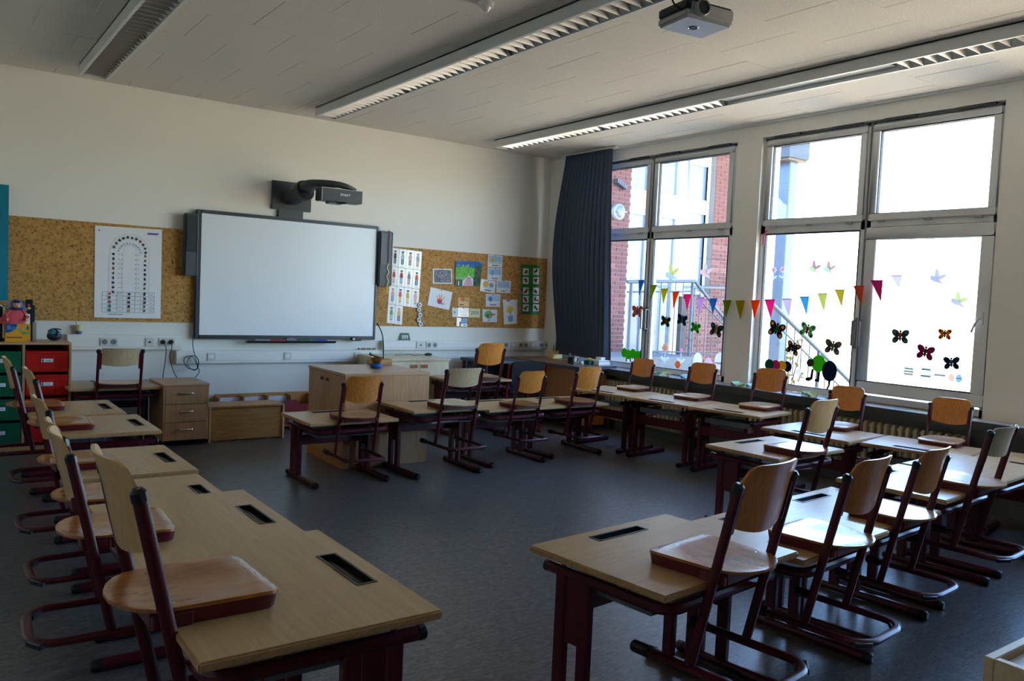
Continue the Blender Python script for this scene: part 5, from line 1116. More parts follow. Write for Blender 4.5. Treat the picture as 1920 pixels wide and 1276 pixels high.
# cards and books behind
def wallbook(px0, px1, py0, py1, y, thick, m, label, name='book', zb=None):
    a = atY(px0, py0, y); b_ = atY(px1, py1, y); z0_ = zs_ if zb is None else zb
    R_ = empty(name, ((a.x+b_.x)/2, y, z0_)); tag(R_, label, 'book' if name == 'book' else 'box'); hw = (b_.x-a.x)/2; h = a.z-z0_
    MB().box(-hw, 0, 0, hw, thick, h).build('cover', m, R_, bevel=.002, seg=1)
    return R_, hw, h
R_, hw, h = wallbook(56, 68, 604, 638, 8.17, .16, flat('box_grey', (150, 148, 142), .6), 'grey box file behind the yellow box', 'storage_box')
R_, hw, h = wallbook(48, 61, 561, 638, 8.16, .004, flat('book_dark', (14, 34, 34), .4), 'dark green booklet with red and yellow picture behind the doll')
mb = MB().m(0).add([(p[0], -.0006, p[1]) for p in ell(-.004, h-.05, .012, .010, 10)], [tuple(range(10))]).m(1).add([(p[0], -.0006, p[1]) for p in ell(0, h-.075, .014, .010, 10)], [tuple(range(10))]); o = mb.build('cover_print', [pr((200, 60, 70)), pr((220, 200, 70))], R_, smooth=0); o['kind'] = 'stuff'
R_, hw, h = wallbook(55, 65, 573, 604, 8.20, .01, flat('book_navy', (16, 30, 44), .4), 'narrow navy booklet standing on the grey box file', 'book', zs_+atY(60, 604, 8.2).z-zs_ if False else atY(60, 605, 8.2).z)
R_.location.z = zs_+ (atY(62, 604, 8.17).z-zs_)+.001
R_, hw, h = wallbook(11, 48, 562, 638, 8.205, .006, flat('card_greybrown', (130, 128, 124), .6), 'grey brown picture board behind the rag doll')
R_, hw, h = wallbook(-14, 8, 571, 606, 8.10, .10, flat('black_rack', (26, 28, 30), .4), 'black rack with a rounded pale rim at the frame edge', 'storage_box')
MB().tube([(-hw, -.004, h-.006), (hw-.02, -.004, h-.006), (hw-.006, -.004, h-.02), (hw-.006, -.004, .03)], .006, 8).build('pale_rim', WHITE, R_)
for i in range(3): MB().box(-hw+.01, -.003, .03+.035*i, hw-.02, .0, .045+.035*i).build('shelf_slot', DARKGREY, R_, smooth=0)
wc = empty('white_leaflet', (bxc+bw-.022, 8.04, zs_+bh+.001)); tag(wc, 'small white leaflet standing on the yellow box beside the doll', 'leaflet')
MB().box(-.016, 0, 0, .018, .002, .085).build('sheet', PAPER, wc, smooth=0); MB().box(.004, -.0006, .05, .012, -.0001, .07).build('print', pr((110, 120, 150)), wc, smooth=0)
c = on(103, 640, zs_)
pb_ = empty('blue_bag', (c.x, 8.14, zs_)); tag(pb_, 'small round blue bag tied at the top on the shelf corner', 'bag')
MB().ball((0, 0, .046), .056, 18, (1.05, 1, .78)).build('lower_shell', flat('bag_dark', (30, 36, 56), .5), pb_)
MB().ball((.0, 0, .066), .050, 18, (1.08, 1.0, .72)).build('blue_cloth', flat('bag_blue', (40, 140, 180), .5, noise=.3, nscale=25), pb_)
MB().tube(smooth_path([(-.05, -.02, .09), (-.02, -.01, .106), (.02, 0, .108), (.055, .01, .10)]), [.006]*18+[.003], 6).build('tie', flat('bag_tie', (20, 24, 34), .6), pb_)
MB().tube([(.01, -.01, .10), (.02, -.052, .075), (.016, -.058, .05)], [.01, .012, .008], 8).build('strap', flat('bag_tie', (20, 24, 34), .6), pb_)
# pedestal with three drawers
PD_ = empty('drawer_pedestal', (1.985, 7.985, 0)); tag(PD_, 'wooden pedestal on castors with three chrome handled drawers', 'cabinet')
hw, hd_y, z0_, z1_ = .20, .27, .05, .572
MB().box(-hw-.006, -hd_y-.006, z1_-.02, hw+.006, hd_y, z1_).build('top_board', 'cabinet_top', PD_, bevel=.003)
for s in (-1, 1): MB().box(s*hw-(.018 if s > 0 else 0), -hd_y, z0_, s*hw+(.018 if s < 0 else 0), hd_y, z1_-.0205).build('side_board', 'cabinet_wood', PD_, bevel=.002, seg=1)
MB().box(-hw+.018, -hd_y+.02, z0_, hw-.018, hd_y, z1_-.021).build('inner_box', BLACK, PD_, smooth=0)
for i in range(3):
    zb = z0_+.006+i*.166; o = MB().box(-hw+.019, -hd_y-.001, zb, hw-.019, -hd_y+.019, zb+.161).build('drawer', 'cabinet_wood', PD_, bevel=.002, seg=1)
    MB().tube(smooth_path([(-.055, -hd_y-.001, zb+.10), (-.05, -hd_y-.022, zb+.10), (0, -hd_y-.027, zb+.10), (.05, -hd_y-.022, zb+.10), (.055, -hd_y-.001, zb+.10)], 4), .0068, 8).build('handle', CHROME, o)
for sx in (-1, 1):
    for sy in (-1, 1): MB().lathe([(.0, -.01), (.022, -.01), (.024, 0), (.022, .01), (0, .01)], (sx*.16, sy*.22, .025), 14, False, Vector((1, 0, 0))).build('castor', BLACK, PD_)
# bench of folded boards
BN = empty('wooden_bench', (2.575, 7.95, 0)); tag(BN, 'low oak bench with side cut-outs in front of the paper rack', 'bench')
bw_, bd_, bh_ = .365, .165, .34
MB().box(-bw_, -bd_, bh_-.02, bw_, bd_, bh_).build('seat_board', 'oak_box', BN, bevel=.004)
MB().box(-bw_+.02, -bd_+.018, .012, bw_-.02, -bd_+.034, bh_-.0205).build('front_board', 'oak_box', BN, bevel=.002, seg=1)
for s in (-1, 1):
    x0 = s*bw_-(.02 if s > 0 else 0)
    o = MB().box(x0, -bd_, 0, x0+.02, bd_, bh_-.0205).build('side_board', 'oak_box', BN, bevel=.003, seg=1)
    MB().prism(ell(0, 0, .045, .014, 14), (x0-.001, 0, .22), (0, 1, 0), (0, 0, 1), (.022, 0, 0)).build('hand_slot', flat('slot_light', (214, 200, 170), .6), o, smooth=0)
    MB().box(x0+.002, -bd_-.0012, .0, x0+.018, -bd_, bh_-.004).build('edge_band', flat('edge_light', (204, 172, 120), .5), o, smooth=0)
# paper rack behind it
RK = empty('paper_rack', (2.93, 8.33, 0)); tag(RK, 'low wooden paper rack with a dark red front behind the bench', 'rack')
rw = .50
MB().box(-rw, .07, .0, rw, .085, .375).build('back_board', 'oak_box', RK, bevel=.002, seg=1)
for i, x in enumerate((-rw, -.25, .0, .25, rw-.018)): MB().box(x, -.07, .0, x+.018, .0695, .36).build('divider', 'oak_box', RK, bevel=.002, seg=1)
prof = [(-rw, 0), (rw, 0), (rw, .26)]
for x in (.30, .05, -.20, -.45):
    prof += [(x+.155, .26), (x+.135, .21), (x+.035, .21), (x+.015, .26)]
prof += [(-rw, .26)]
MB().prism(prof, (0, -.0705, .05), (1, 0, 0), (0, 0, 1), (0, -.014, 0)).build('front_board', flat('rack_red', (130, 22, 34), .4), RK, smooth=0)
MB().box(-rw+.02, -.069, .03, rw-.02, .069, .045).build('bottom_board', 'oak_box', RK, smooth=0)
for i, x in enumerate((-.355, -.108, .142)):
    PS = empty('rack_papers', (2.93+x, 8.36, .0465)); tag(PS, ['pale sheets in the compartment nearest the pedestal', 'pale sheets in the second compartment of the rack', 'pale sheets in the third compartment, beside the empty one'][i], 'papers', 'sheets standing in the paper rack')
    for j in range(3): MB().obox((random.uniform(-.004, .004), -.02+.018*j, .150), (.098, 0, 0), (0, .0012, 0), (0, .006, .149-.004*j)).build('sheet', flat('rack_paper', (196, 202, 220), .6), PS, smooth=0)
# cabinet in front of the whiteboard
CBX = empty('door_cabinet', (3.26, 6.61, 0)); tag(CBX, 'waist high wooden cabinet with two doors on its short side', 'cabinet')
cw, cd_, ch = .40, .39, .80
MB().box(-cw-.008, -cd_-.004, ch-.022, cw+.004, cd_+.004, ch).build('top_board', 'cabinet_top', CBX, bevel=.003)
MB().box(-cw, -cd_, .0, cw, -cd_+.018, ch-.0225).build('rear_panel', 'cabinet_wood', CBX, bevel=.002, seg=1)
MB().box(-cw, cd_-.018, .0, cw, cd_, ch-.0225).build('side_panel', 'cabinet_wood', CBX, bevel=.002, seg=1)
MB().box(cw-.018, -cd_+.018, .0, cw, cd_-.018, ch-.0225).build('end_panel', 'cabinet_wood', CBX, smooth=0)
MB().box(-cw+.004, -cd_+.018, .0, -cw+.022, cd_-.018, .088).build('plinth', 'orange_wood', CBX, smooth=0)
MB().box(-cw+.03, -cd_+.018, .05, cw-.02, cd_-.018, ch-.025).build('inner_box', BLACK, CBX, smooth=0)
for s in (-1, 1):
    y0, y1 = (-cd_+.019, .028) if s < 0 else (.032, cd_-.019)
    o = MB().box(-cw-.001, y0, .092, -cw+.018, y1, ch-.026).build('door', 'cabinet_wood', CBX, bevel=.002, seg=1)
    yc = .03+s*.06+(.0 if s > 0 else 0)
    rg = MB(); rg.prism(rrect(-.04, -.019, .04, .019, .012, 4), (-cw-.0045, yc, .715), (0, 1, 0), (0, 0, 1), (.0035, 0, 0)); rg.build('handle_rim', 'orange_wood', o, bevel=.001, seg=1)
    MB().prism(rrect(-.031, -.012, .031, .012, .009, 4), (-cw-.0052, yc, .715), (0, 1, 0), (0, 0, 1), (.0006, 0, 0)).build('handle_recess', flat('recess_dark', (70, 40, 22), .7), o, smooth=0)
# pale cupboard
WC = empty('birch_cupboard', (4.385, 8.04, 0)); tag(WC, 'pale birch cupboard with two doors and wooden recessed handles', 'cupboard')
cw, cd_, ch = .385, .36, .782
MB().box(-cw-.006, -cd_-.006, ch-.02, cw+.006, cd_, ch).build('top_board', 'pale_birch', WC, bevel=.003)
MB().box(-cw, -cd_+.02, .0, cw, cd_-.002, ch-.0205).build('carcass', 'pale_birch', WC, smooth=0)
MB().box(-cw+.002, -cd_+.002, 0, cw-.002, -cd_+.02, .07).build('plinth', 'pale_birch', WC, smooth=0)
for s in (-1, 1):
    x0, x1 = (-cw+.012, -.002) if s < 0 else (.002, cw-.012)
    o = MB().box(x0, -cd_, .075, x1, -cd_+.0195, ch-.038).build('door', 'pale_birch', WC, bevel=.002, seg=1)
    MB().prism(rrect(-.046, -.02, .046, .02, .006, 3), (s*.062, -cd_-.004, .70), (1, 0, 0), (0, 0, 1), (0, .0035, 0)).build('handle_rim', 'orange_wood', o, bevel=.001, seg=1)
    MB().prism(rrect(-.034, -.012, .034, .012, .005, 3), (s*.062, -cd_-.0048, .70), (1, 0, 0), (0, 0, 1), (0, .0007, 0)).build('handle_recess', flat('recess_light', (150, 92, 44), .6), o, smooth=0)
# on the cabinets
c = on(710, 691, .801)
SB = empty('singing_bowl', (c.x, c.y+.05, .801)); tag(SB, 'brass singing bowl with its mallet on a blue cushion', 'bowl')
MB().lathe([(.0, .0), (.045, 0), (.056, .018), (.054, .036), (.044, .046), (0, .044)], n=20, cap=False).build('cushion', flat('cushion_blue', (30, 84, 150), .7), SB)
MB().lathe([(.0, .047), (.03, .047), (.047, .07), (.054, .10), (.056, .102), (.053, .102), (.044, .072), (.028, .052), (0, .052)], n=24, cap=False).build('brass_bowl', flat('brass', (150, 116, 60), .25, .9), SB)
MB().tube([(.03, 0, .10), (-.04, -.01, .118), (-.075, -.012, .132)], [.007, .008, .013], 8).build('mallet', flat('mallet_dark', (58, 34, 30), .5), SB)
c0, c1 = atY(690, 684, 6.95), atY(729, 684, 6.95)
WB_ = empty('wooden_box', ((c0.x+c1.x)/2, 6.93, .801)); tag(WB_, 'small open wooden box behind the singing bowl', 'box'); hw = (c1.x-c0.x)/2
for nm, (x0, y0, z0_, x1, y1, z1_) in (('bottom', (-hw, -.05, 0, hw, .05, .006)), ('long_side', (-hw, -.05, .0065, hw, -.042, .055)), ('long_side', (-hw, .042, .0065, hw, .05, .055)), ('short_side', (-hw, -.0415, .0065, -hw+.008, .0415, .055)), ('short_side', (hw-.008, -.0415, .0065, hw, .0415, .055))):
    MB().box(x0, y0, z0_, x1, y1, z1_).build(nm, 'oak_box', WB_, bevel=.002, seg=1)
gx = atY(719, 665, 6.93)
GL = empty('gooseneck_lamp', (gx.x, 6.93, .8075)); tag(GL, 'thin black gooseneck lamp standing in the wooden box', 'lamp')
MB().lathe([(.0, 0), (.024, 0), (.024, .02), (.012, .03), (0, .03)], n=16, cap=False).build('base', BLACK, GL)
P = [Vector((0, 0, .02))]+[atY(*q_, 6.93)-Vector(GL.location) for q_ in ((719, 650), (717, 628), (711, 612))]
MB().tube(smooth_path(P, 6), .006, 8).build('neck', BLACK, GL)
MB().tube([P[-1], P[-1]+Vector((-.02, 0, .035))], [.008, .012], 8).build('lamp_head', BLACK, GL)
c = on(803, 666, .783)
MS = empty('computer_mouse', (c.x, min(c.y, 8.25), .783)); tag(MS, 'black computer mouse with its cable on the birch cupboard', 'mouse')
MB().ball((0, 0, .012), .03, 14, (1.7, 1.0, .62)).build('shell', BLACK, MS)
MB().tube(smooth_path([(-.045, 0, .008), (-.12, .02, .005), (-.2, -.04, .005), (-.24, .0, .012), (-.3, .04, .005), (-.42, .02, .005)]), .003, 6).build('cable', BLACK, MS)
# corner desk
CD = empty('corner_desk', (6.30, 7.6, 0)); tag(CD, 'brown teacher desk with a dark edge in the corner by the curtain', 'desk')
dz = .74
MB().prism([(-.32, .76), (-.28, -.66), (.33, -.62), (.33, .76)], (0, 0, dz-.032), (1, 0, 0), (0, 1, 0), (0, 0, .032)).build('worktop', ['desk_brown'], CD, bevel=.003)
eb = MB(); pts = [(-.32, .76), (-.28, -.66), (.33, -.62)]
for (x0, y0), (x1, y1) in zip(pts, pts[1:]):
    d = Vector((x1-x0, y1-y0, 0)).normalized(); nn = Vector((d.y, -d.x, 0)); nn = nn if nn.dot(Vector((-(x0+x1), -(y0+y1), 0))) < 0 else -nn
    eb.obox(Vector(((x0+x1)/2, (y0+y1)/2, dz-.017))+nn*.005, (Vector((x1-x0, y1-y0, 0))/2), nn*.005, (0, 0, .0175))
o = eb.build('dark_edge', flat('edge_slate', (66, 68, 76), .4), CD, smooth=0)
MB().box(-.96, .18, dz-.034, -.33, .76, dz-.002).build('side_top', flat('edge_slate', (66, 68, 76), .4), CD, bevel=.003)
MB().box(-.20, -.58, .05, .22, .02, dz-.0325).build('pedestal', 'orange_wood', CD, bevel=.003)
dr_ = MB().box(-.216, -.57, .06, -.2005, .01, dz-.045).build('door', 'orange_wood', CD, bevel=.002, seg=1)
MB().ball((-.226, -.03, .48), .011, 10).build('knob', flat('brass', (150, 116, 60), .25, .9), dr_)
for x, y in ((-.27, -.62), (.30, -.58), (-.94, .22), (-.94, .70), (-.29, .70)): MB().tube([(x, y, 0), (x, y, dz-.033)], .02, 10).build('leg', MAROON, CD)
MB().box(-.9, .66, .25, -.33, .68, dz-.04).build('modesty_panel', DARKGREY, CD, smooth=0)
# black office style chair
BC = empty('black_chair', (5.47, 7.34, 0), radians(-14)); tag(BC, 'black upholstered chair with a dark red frame by the corner desk', 'chair')
MB().prism(rrect(-.20, -.20, .20, .20, .05, 4), (0, 0, .43), (1, 0, 0), (0, 1, 0), (0, 0, .05)).build('seat', flat('black_cloth', (24, 25, 28), .85), BC, bevel=.012)
MB().prism(rrect(-.19, .0, .19, .30, .05, 4), (0, -.205, .50), (1, 0, 0), (0, -.12, .99), (0, -.03, 0)).build('backrest', flat('black_cloth', (24, 25, 28), .85), BC, bevel=.01)
RF = flat('red_frame', (140, 20, 26), .35)
for s in (-1, 1):
    MB().tube(smooth_path([(s*.205, .22, .015), (s*.205, -.18, .015), (s*.205, -.20, .06), (s*.205, -.19, .42), (s*.205, -.235, .76)], 4), .013, 8).build('side_frame', RF, BC)
    MB().tube([(s*.205, .20, .015), (s*.205, .16, .43)], .013, 8).build('front_leg', RF, BC)
MB().tube([(-.205, -.10, .425), (.205, -.10, .425)], .012, 8).build('cross_tube', RF, BC)
# things on the corner desk
c = atY(1043, 672, 8.0)
PB = empty('pen_box', (c.x-.0, 8.02, dz+.001)); tag(PB, 'pale wooden pen box holding pens and a blue card', 'box')
hw = .075
for nm, b6 in (('bottom', (-hw, -.05, 0, hw, .05, .006)), ('front_board', (-hw, -.05, .0065, .02, -.043, .10)), ('front_board', (.0205, -.05, .0065, hw, -.043, .06)), ('back_board', (-hw, .043, .0065, hw, .05, .09)), ('side_board', (-hw, -.0425, .0065, -hw+.007, .0425, .10)), ('side_board', (hw-.007, -.0425, .0065, hw, .0425, .07)), ('divider', (.01, -.0425, .0065, .017, .0425, .09))):
    MB().box(*b6).build(nm, flat('pale_wood', (216, 188, 124), .5), PB, bevel=.002, seg=1)
cdx = MB().obox((.04, .01, .12), (.045, 0, .0), (0, .001, 0), (.012, .012, .09)).build('blue_card', flat('pale_blue_card', (150, 196, 206), .5), loc=Vector(PB.location)+Vector((0, 0, .004)), smooth=0); tag(cdx, 'pale blue card standing in the wooden pen box', 'card')
for i, (x, m_) in enumerate(((-.05, BLACK), (-.03, flat('pen_yellow', (206, 180, 60), .4)), (-.012, DARKGREY))):
    p = MB().tube([(0, 0, .0), (.02+.008*i, .004, .15), (.022+.008*i, .004, .165)], [.005, .005, .002], 8).build('pencil', m_, loc=Vector(PB.location)+Vector((x, 0, .008))); tag(p, ['black pencil leaning in the wooden pen box', 'yellow pencil leaning in the wooden pen box', 'grey pencil leaning in the wooden pen box'][i], 'pencil', 'pencils in the pen box')
def deskpt(px, py): return atZ(px, py, dz)
c = deskpt(1095, 680)
TH = empty('tape_dispenser', (6.22, 7.22, dz+.001)); tag(TH, 'small black tape dispenser among clutter on the corner desk', 'dispenser')
MB().box(-.07, -.03, 0, .06, .03, .022).build('foot', BLACK, TH, bevel=.004); MB().lathe([(.028, -.012), (.042, -.012), (.042, .012), (.028, .012)], (-.005, 0, .055), 20, False, Vector((0, 1, 0))).build('roll', flat('tape_roll', (120, 110, 90), .3), TH); MB().tube([(.05, 0, .02), (.07, 0, .05)], .008, 8).build('cutter', CHROME, TH)
SC_ = empty('desk_caddy', (6.26, 7.36, dz+.001)); tag(SC_, 'black wire desk caddy with odds and ends on the corner desk', 'caddy')
MB().lathe([(.0, 0), (.04, 0), (.042, .075), (.038, .075), (.036, .006), (0, .006)], n=18, cap=False).build('cup', BLACK, SC_)
for i in range(5): a = i*1.25; MB().tube([(.02*cos(a), .02*sin(a), .01), (.035*cos(a), .035*sin(a), .12)], .004, 6).build('pen', [BLACK, flat('pen_yellow', (206, 180, 60), .4), DARKGREY, CHROME, BLACK][i], SC_)
TB = empty('teal_box', (6.42, 7.20, dz+.001)); tag(TB, 'flat dark teal box with a yellow cloth beside white boxes', 'box'); MB().box(-.06, -.05, 0, .06, .05, .045).build('box', flat('teal_box', (20, 90, 96), .4), TB, bevel=.004)
yc = MB().ball((0, 0, .014), .034, 12, (1.2, .9, .5)).build('yellow_cloth', flat('yellow_cloth', (220, 190, 40), .7), loc=(6.41, 7.21, dz+.0485)); tag(yc, 'crumpled yellow cloth on the teal box', 'cloth')
WB2 = empty('white_box', (6.52, 7.12, dz+.001)); tag(WB2, 'low white cardboard box nearest the window on corner desk', 'box')
MB().box(-.09, -.06, 0, .09, .06, .06).build('carton', flat('white_card', (232, 236, 240), .5), WB2, bevel=.003); MB().box(-.085, -.062, .045, .085, -.0605, .05).build('lid_line', MIDGREY, WB2, smooth=0)
WB3 = empty('white_box', (6.54, 7.13, dz+.0625)); tag(WB3, 'smaller white box stacked on the low white box', 'box'); MB().box(-.06, -.045, 0, .06, .045, .03).build('carton', flat('white_card', (232, 236, 240), .5), WB3, bevel=.003)
# curtain
CT = empty('curtain', (6.58, 7.62, 0)); tag(CT, 'long dark blue curtain gathered beside the window', 'curtain')
NZ, NYc = 26, 150; V = []
for i in range(NZ+1):
    f_ = i/NZ; z = 3.285-(3.285-.80)*f_
    ya = 8.03+.17*sin(pi*min(1, f_*1.08))**1.3-.02; yb_ = 7.17-.05*f_-.08*f_*f_
    for k in range(NYc+1):
        g_ = k/NYc; ph = g_*2*pi*13; am = .020+.018*f_
        y = yb_+(ya-yb_)*g_+.008*sin(2*ph); x = -.005+am*sin(ph+.5*sin(3*g_+2*f_))+.012*sin(9*g_+3*f_)*f_
        V.append((x, y-7.62, z))
F = [(i*(NYc+1)+k, i*(NYc+1)+k+1, (i+1)*(NYc+1)+k+1, (i+1)*(NYc+1)+k) for i in range(NZ) for k in range(NYc)]
o = MB().add(V, F).build('cloth', 'curtain_cloth', CT, smooth=80); sm = o.modifiers.new('thickness', 'SOLIDIFY'); sm.thickness = .002
MB().box(-.03, 7.1-7.62, 3.285, .03, .47, 3.30).build('curtain_rail', WHITE, CT, smooth=0)
# pale shelf at the frame corner
LS = empty('low_shelf', (2.42, .50, 0)); tag(LS, 'pale wooden shelf unit cut off at the bottom corner', 'shelf')
PL = wood('pale_shelf', (224, 200, 164), (206, 180, 142), .4, (1.2, 14, 14), 'x')
x0, x1, y0, y1 = -.50, .5, -.3, .296
MB().box(x0, y1-.022, 0, x1, y1, .75).build('back_board', PL, LS, bevel=.002, seg=1)
MB().box(x0, y0, 0, x0+.022, y1-.0225, .75).build('side_board', PL, LS, bevel=.002, seg=1); MB().box(x1-.022, y0, 0, x1, y1-.0225, .75).build('side_board', PL, LS, bevel=.002, seg=1)
MB().box(x0+.0225, y0+.01, .71, x1-.0225, y1-.0225, .732).build('top_board', flat('pale_top', (214, 214, 210), .4), LS, bevel=.002, seg=1)
MB().box(x0+.0225, y0+.01, .36, x1-.0225, y1-.0225, .38).build('shelf_board', PL, LS, smooth=0); MB().box(x0+.0225, y0+.01, .03, x1-.0225, y1-.0225, .05).build('shelf_board', PL, LS, smooth=0)

# ================================================================== WINDOW DECORATIONS
SX = GX-.0045
EX, EZ, EN = Vector((0, -1, 0)), Vector((0, 0, 1)), Vector((-1, 0, 0))
def felt(c): return paperlike('felt_%02x%02x%02x' % c, c, .05)
def sticker(name, px, py, wpx, label, cat, group, rot=0, X=None):
    X = SX if X is None else X
    c = atX(px, py, X); wm = abs((atX(px+wpx/2, py, X)-atX(px-wpx/2, py, X)).y)
    R_ = empty(name, c); tag(R_, label, cat, group)
    cr, sr = cos(radians(rot)), sin(radians(rot)); ex = EX*cr+EZ*sr; ey = EZ*cr-EX*sr
    def shp(nm, m, poly, lay=0, par=None, th=.0012): return MB().prism(poly, EN*(lay*.0013), ex*wm, ey*wm, EN*th).build(nm, m, par or R_, smooth=0)
    return R_, shp
def wingpoly(sx, up, w=.30, h=.24, n=14):
    a = radians(38 if up else -48); cx, cy = sx*.265, (.16 if up else -.20)
    return ell(cx, cy, .27 if up else .225, .185 if up else .165, n, a*sx)
def butterfly(px, py, wpx, wing, spot, body, label, rot=0):
    R_, shp = sticker('butterfly_cutout', px, py, wpx, label, 'butterfly', 'butterfly cut-outs on the windows', rot)
    for up in (1, 0):
        for s in (-1, 1):
            w_ = shp('wing', felt(wing), wingpoly(s, up), 0)
            if spot: shp('spot', felt(spot), ell(s*.33, .22 if up else -.26, .09, .08, 10), 1, w_)
    shp('body', felt(body), ell(0, -.02, .085, .26, 14), 1)
    shp('head', felt(tuple(int(v*.6) for v in wing)), ell(0, .27, .075, .07, 10), 1)
    for s in (-1, 1): shp('antenna', felt((50, 40, 40)), [(s*.03, .32), (s*.045, .32), (s*.12, .43), (s*.10, .44)] if s > 0 else [(-.045, .32), (-.03, .32), (-.10, .44), (-.12, .43)], 1)
butterfly(1195, 583.5, 20, (226, 104, 26), (200, 80, 40), (120, 70, 130), 'orange paper butterfly with a purple body below the blue pennant')
butterfly(1248, 602, 18, (38, 62, 34), None, (120, 50, 30), 'dark olive paper butterfly beside the window post', -8)
butterfly(1279, 599, 19, (26, 46, 72), None, (40, 90, 60), 'navy paper butterfly below the orange pennant', -10)
butterfly(1304, 614, 18, (56, 196, 40), (30, 90, 30), (40, 130, 40), 'bright green paper butterfly with dark spots', -10)
butterfly(1343, 618, 24, (26, 58, 58), (60, 110, 90), (190, 130, 40), 'dark teal paper butterfly with an ochre body by the pillar', -12)
butterfly(1456, 617, 31, (44, 40, 26), (200, 150, 80), (26, 84, 44), 'large brown paper butterfly with cream spots and green body', -16)
butterfly(1514, 618, 29, (118, 206, 128), (30, 110, 60), (140, 26, 40), 'light green paper butterfly with a dark red body', -14)
butterfly(1487, 652, 26, (30, 28, 34), (200, 110, 40), (26, 28, 50), 'black paper butterfly with orange wing tips', -18)
butterfly(1561.5, 650, 31, (84, 70, 74), (120, 100, 90), (70, 130, 60), 'brown grey paper butterfly with a green body', -8)
butterfly(1688, 630, 33, (40, 58, 70), (70, 110, 90), (150, 60, 50), 'dark blue grey paper butterfly with a rust body')
butterfly(1771.6, 626, 26, (224, 140, 24), (150, 40, 30), (140, 60, 40), 'orange paper butterfly on the opening sash')
butterfly(1735, 660, 34, (150, 26, 70), (90, 40, 110), (30, 84, 70), 'magenta paper butterfly with a green body', -8)
butterfly(1784, 680, 31, (26, 34, 54), None, (40, 80, 100), 'navy paper butterfly lowest on the opening sash', 5)
# caterpillars
R_, shp = sticker('caterpillar_cutout', 1459, 685, 50, 'caterpillar of green, pink, yellow and navy paper discs', 'caterpillar', 'caterpillar cut-outs on the windows')
for i, (x, c) in enumerate(((-.33, (20, 70, 46)), (-.09, (196, 40, 104)), (.14, (236, 176, 20)), (.34, (26, 34, 60)))): shp('disc', felt(c), ell(x, 0, .17, .17+.01*(i == 0), 22), 3-i)
R_, shp = sticker('caterpillar_cutout', 1540, 690, 56, 'big caterpillar of grey, bright green and navy paper discs', 'caterpillar', 'caterpillar cut-outs on the windows')
shp('head', felt((52, 54, 46)), ell(-.38, .13, .125, .125, 20), 2); shp('green_body', felt((60, 220, 20)), ell(-.10, .13, .24, .26, 24), 1); shp('navy_body', felt((22, 30, 52)), ell(.28, -.06, .25, .31, 24), 2)
shp('foot', felt((30, 30, 44)), [(-.52, -.34), (-.36, -.30), (-.33, -.05), (-.25, -.05), (-.27, -.36), (-.4, -.44), (-.52, -.42)]); shp('foot', felt((30, 30, 44)), [(-.2, -.42), (-.04, -.42), (-.03, -.12), (-.12, -.12), (-.12, -.33), (-.2, -.35)]); shp('tail', felt((40, 34, 40)), [(.25, -.34), (.34, -.34), (.32, -.50), (.26, -.62), (.2, -.6), (.26, -.48)])
R_, shp = sticker('caterpillar_cutout', 1187, 664, 44, 'wavy bright green paper caterpillar at the curtain end', 'caterpillar', 'caterpillar cut-outs on the windows')
for i in range(5): shp('segment', felt((72, 226, 30)), ell(-.38+.19*i, .02*(-1)**i, .13, .15, 14), i % 2)
for i in range(4): shp('leg', felt((40, 70, 40)), R4(-.30+.18*i, -.24, -.26+.18*i, -.10))
# pale flowers, eggs and birds on the glass
TP_ = lambda c: paperlike('glow_paper_%02x%02x%02x' % c, tuple(int(v*.92) for v in c), .55)
def flower(px, py, wpx, petal, leaf, label, tulip=False):
    R_, shp = sticker('flower_cutout', px, py, wpx, label, 'flower', 'flower cut-outs on the windows')
    if tulip: shp('bloom', TP_(petal), [(-.14, .2), (-.16, .52), (-.05, .42), (0, .55), (.06, .42), (.16, .52), (.14, .2)])
    else:
        for k in range(6): shp('petal', TP_(petal), ell(.19*cos(k*pi/3), .34+.19*sin(k*pi/3), .15, .13, 12, k*pi/3), k % 2)
        shp('heart', TP_((250, 230, 190)), ell(0, .34, .1, .1, 12), 2)
    shp('stem', TP_(leaf), R4(-.022, -.72, .022, .16))
    for s in (-1, 1): shp('leaf', TP_(leaf), ell(s*.20, -.42, .24, .10, 14, s*.7), 1)
flower(1247, 661, 20, (248, 214, 196), (236, 244, 240), 'pale peach paper flower with white leaves')
flower(1277, 665, 19, (244, 190, 222), (236, 244, 240), 'pink paper tulip beside the peach flower', True)
flower(1270.5, 691, 17, (240, 150, 90), (180, 220, 120), 'orange paper flower with pale green leaves')
def egg(px, py, wpx, c, bands, label):
    R_, shp = sticker('egg_cutout', px, py, wpx, label, 'egg', 'paper eggs on the windows')
    P = [(.46*cos(a)*(1-.10*sin(a)), .64*sin(a)) for a in (2*pi*i/24 for i in range(24))]; shp('egg', TP_(c), P)
    for v, bc in bands:
        h = .46*sqrt(max(0, 1-(v/.64)**2))*.94; shp('band', TP_(bc), R4(-h, v-.06, h, v+.06), 1)
egg(1308, 676, 19, (250, 250, 252), [], 'tall white paper egg, first beside the orange flower'); egg(1328, 682, 16, (246, 226, 232), [(0, (240, 190, 200))], 'small pink banded paper egg'); egg(1349, 676, 20, (250, 250, 252), [(-.2, (246, 240, 244))], 'tall white paper egg by the pillar')
egg(1497, 697, 10, (236, 234, 246), [], 'small lilac paper egg between the two caterpillars')
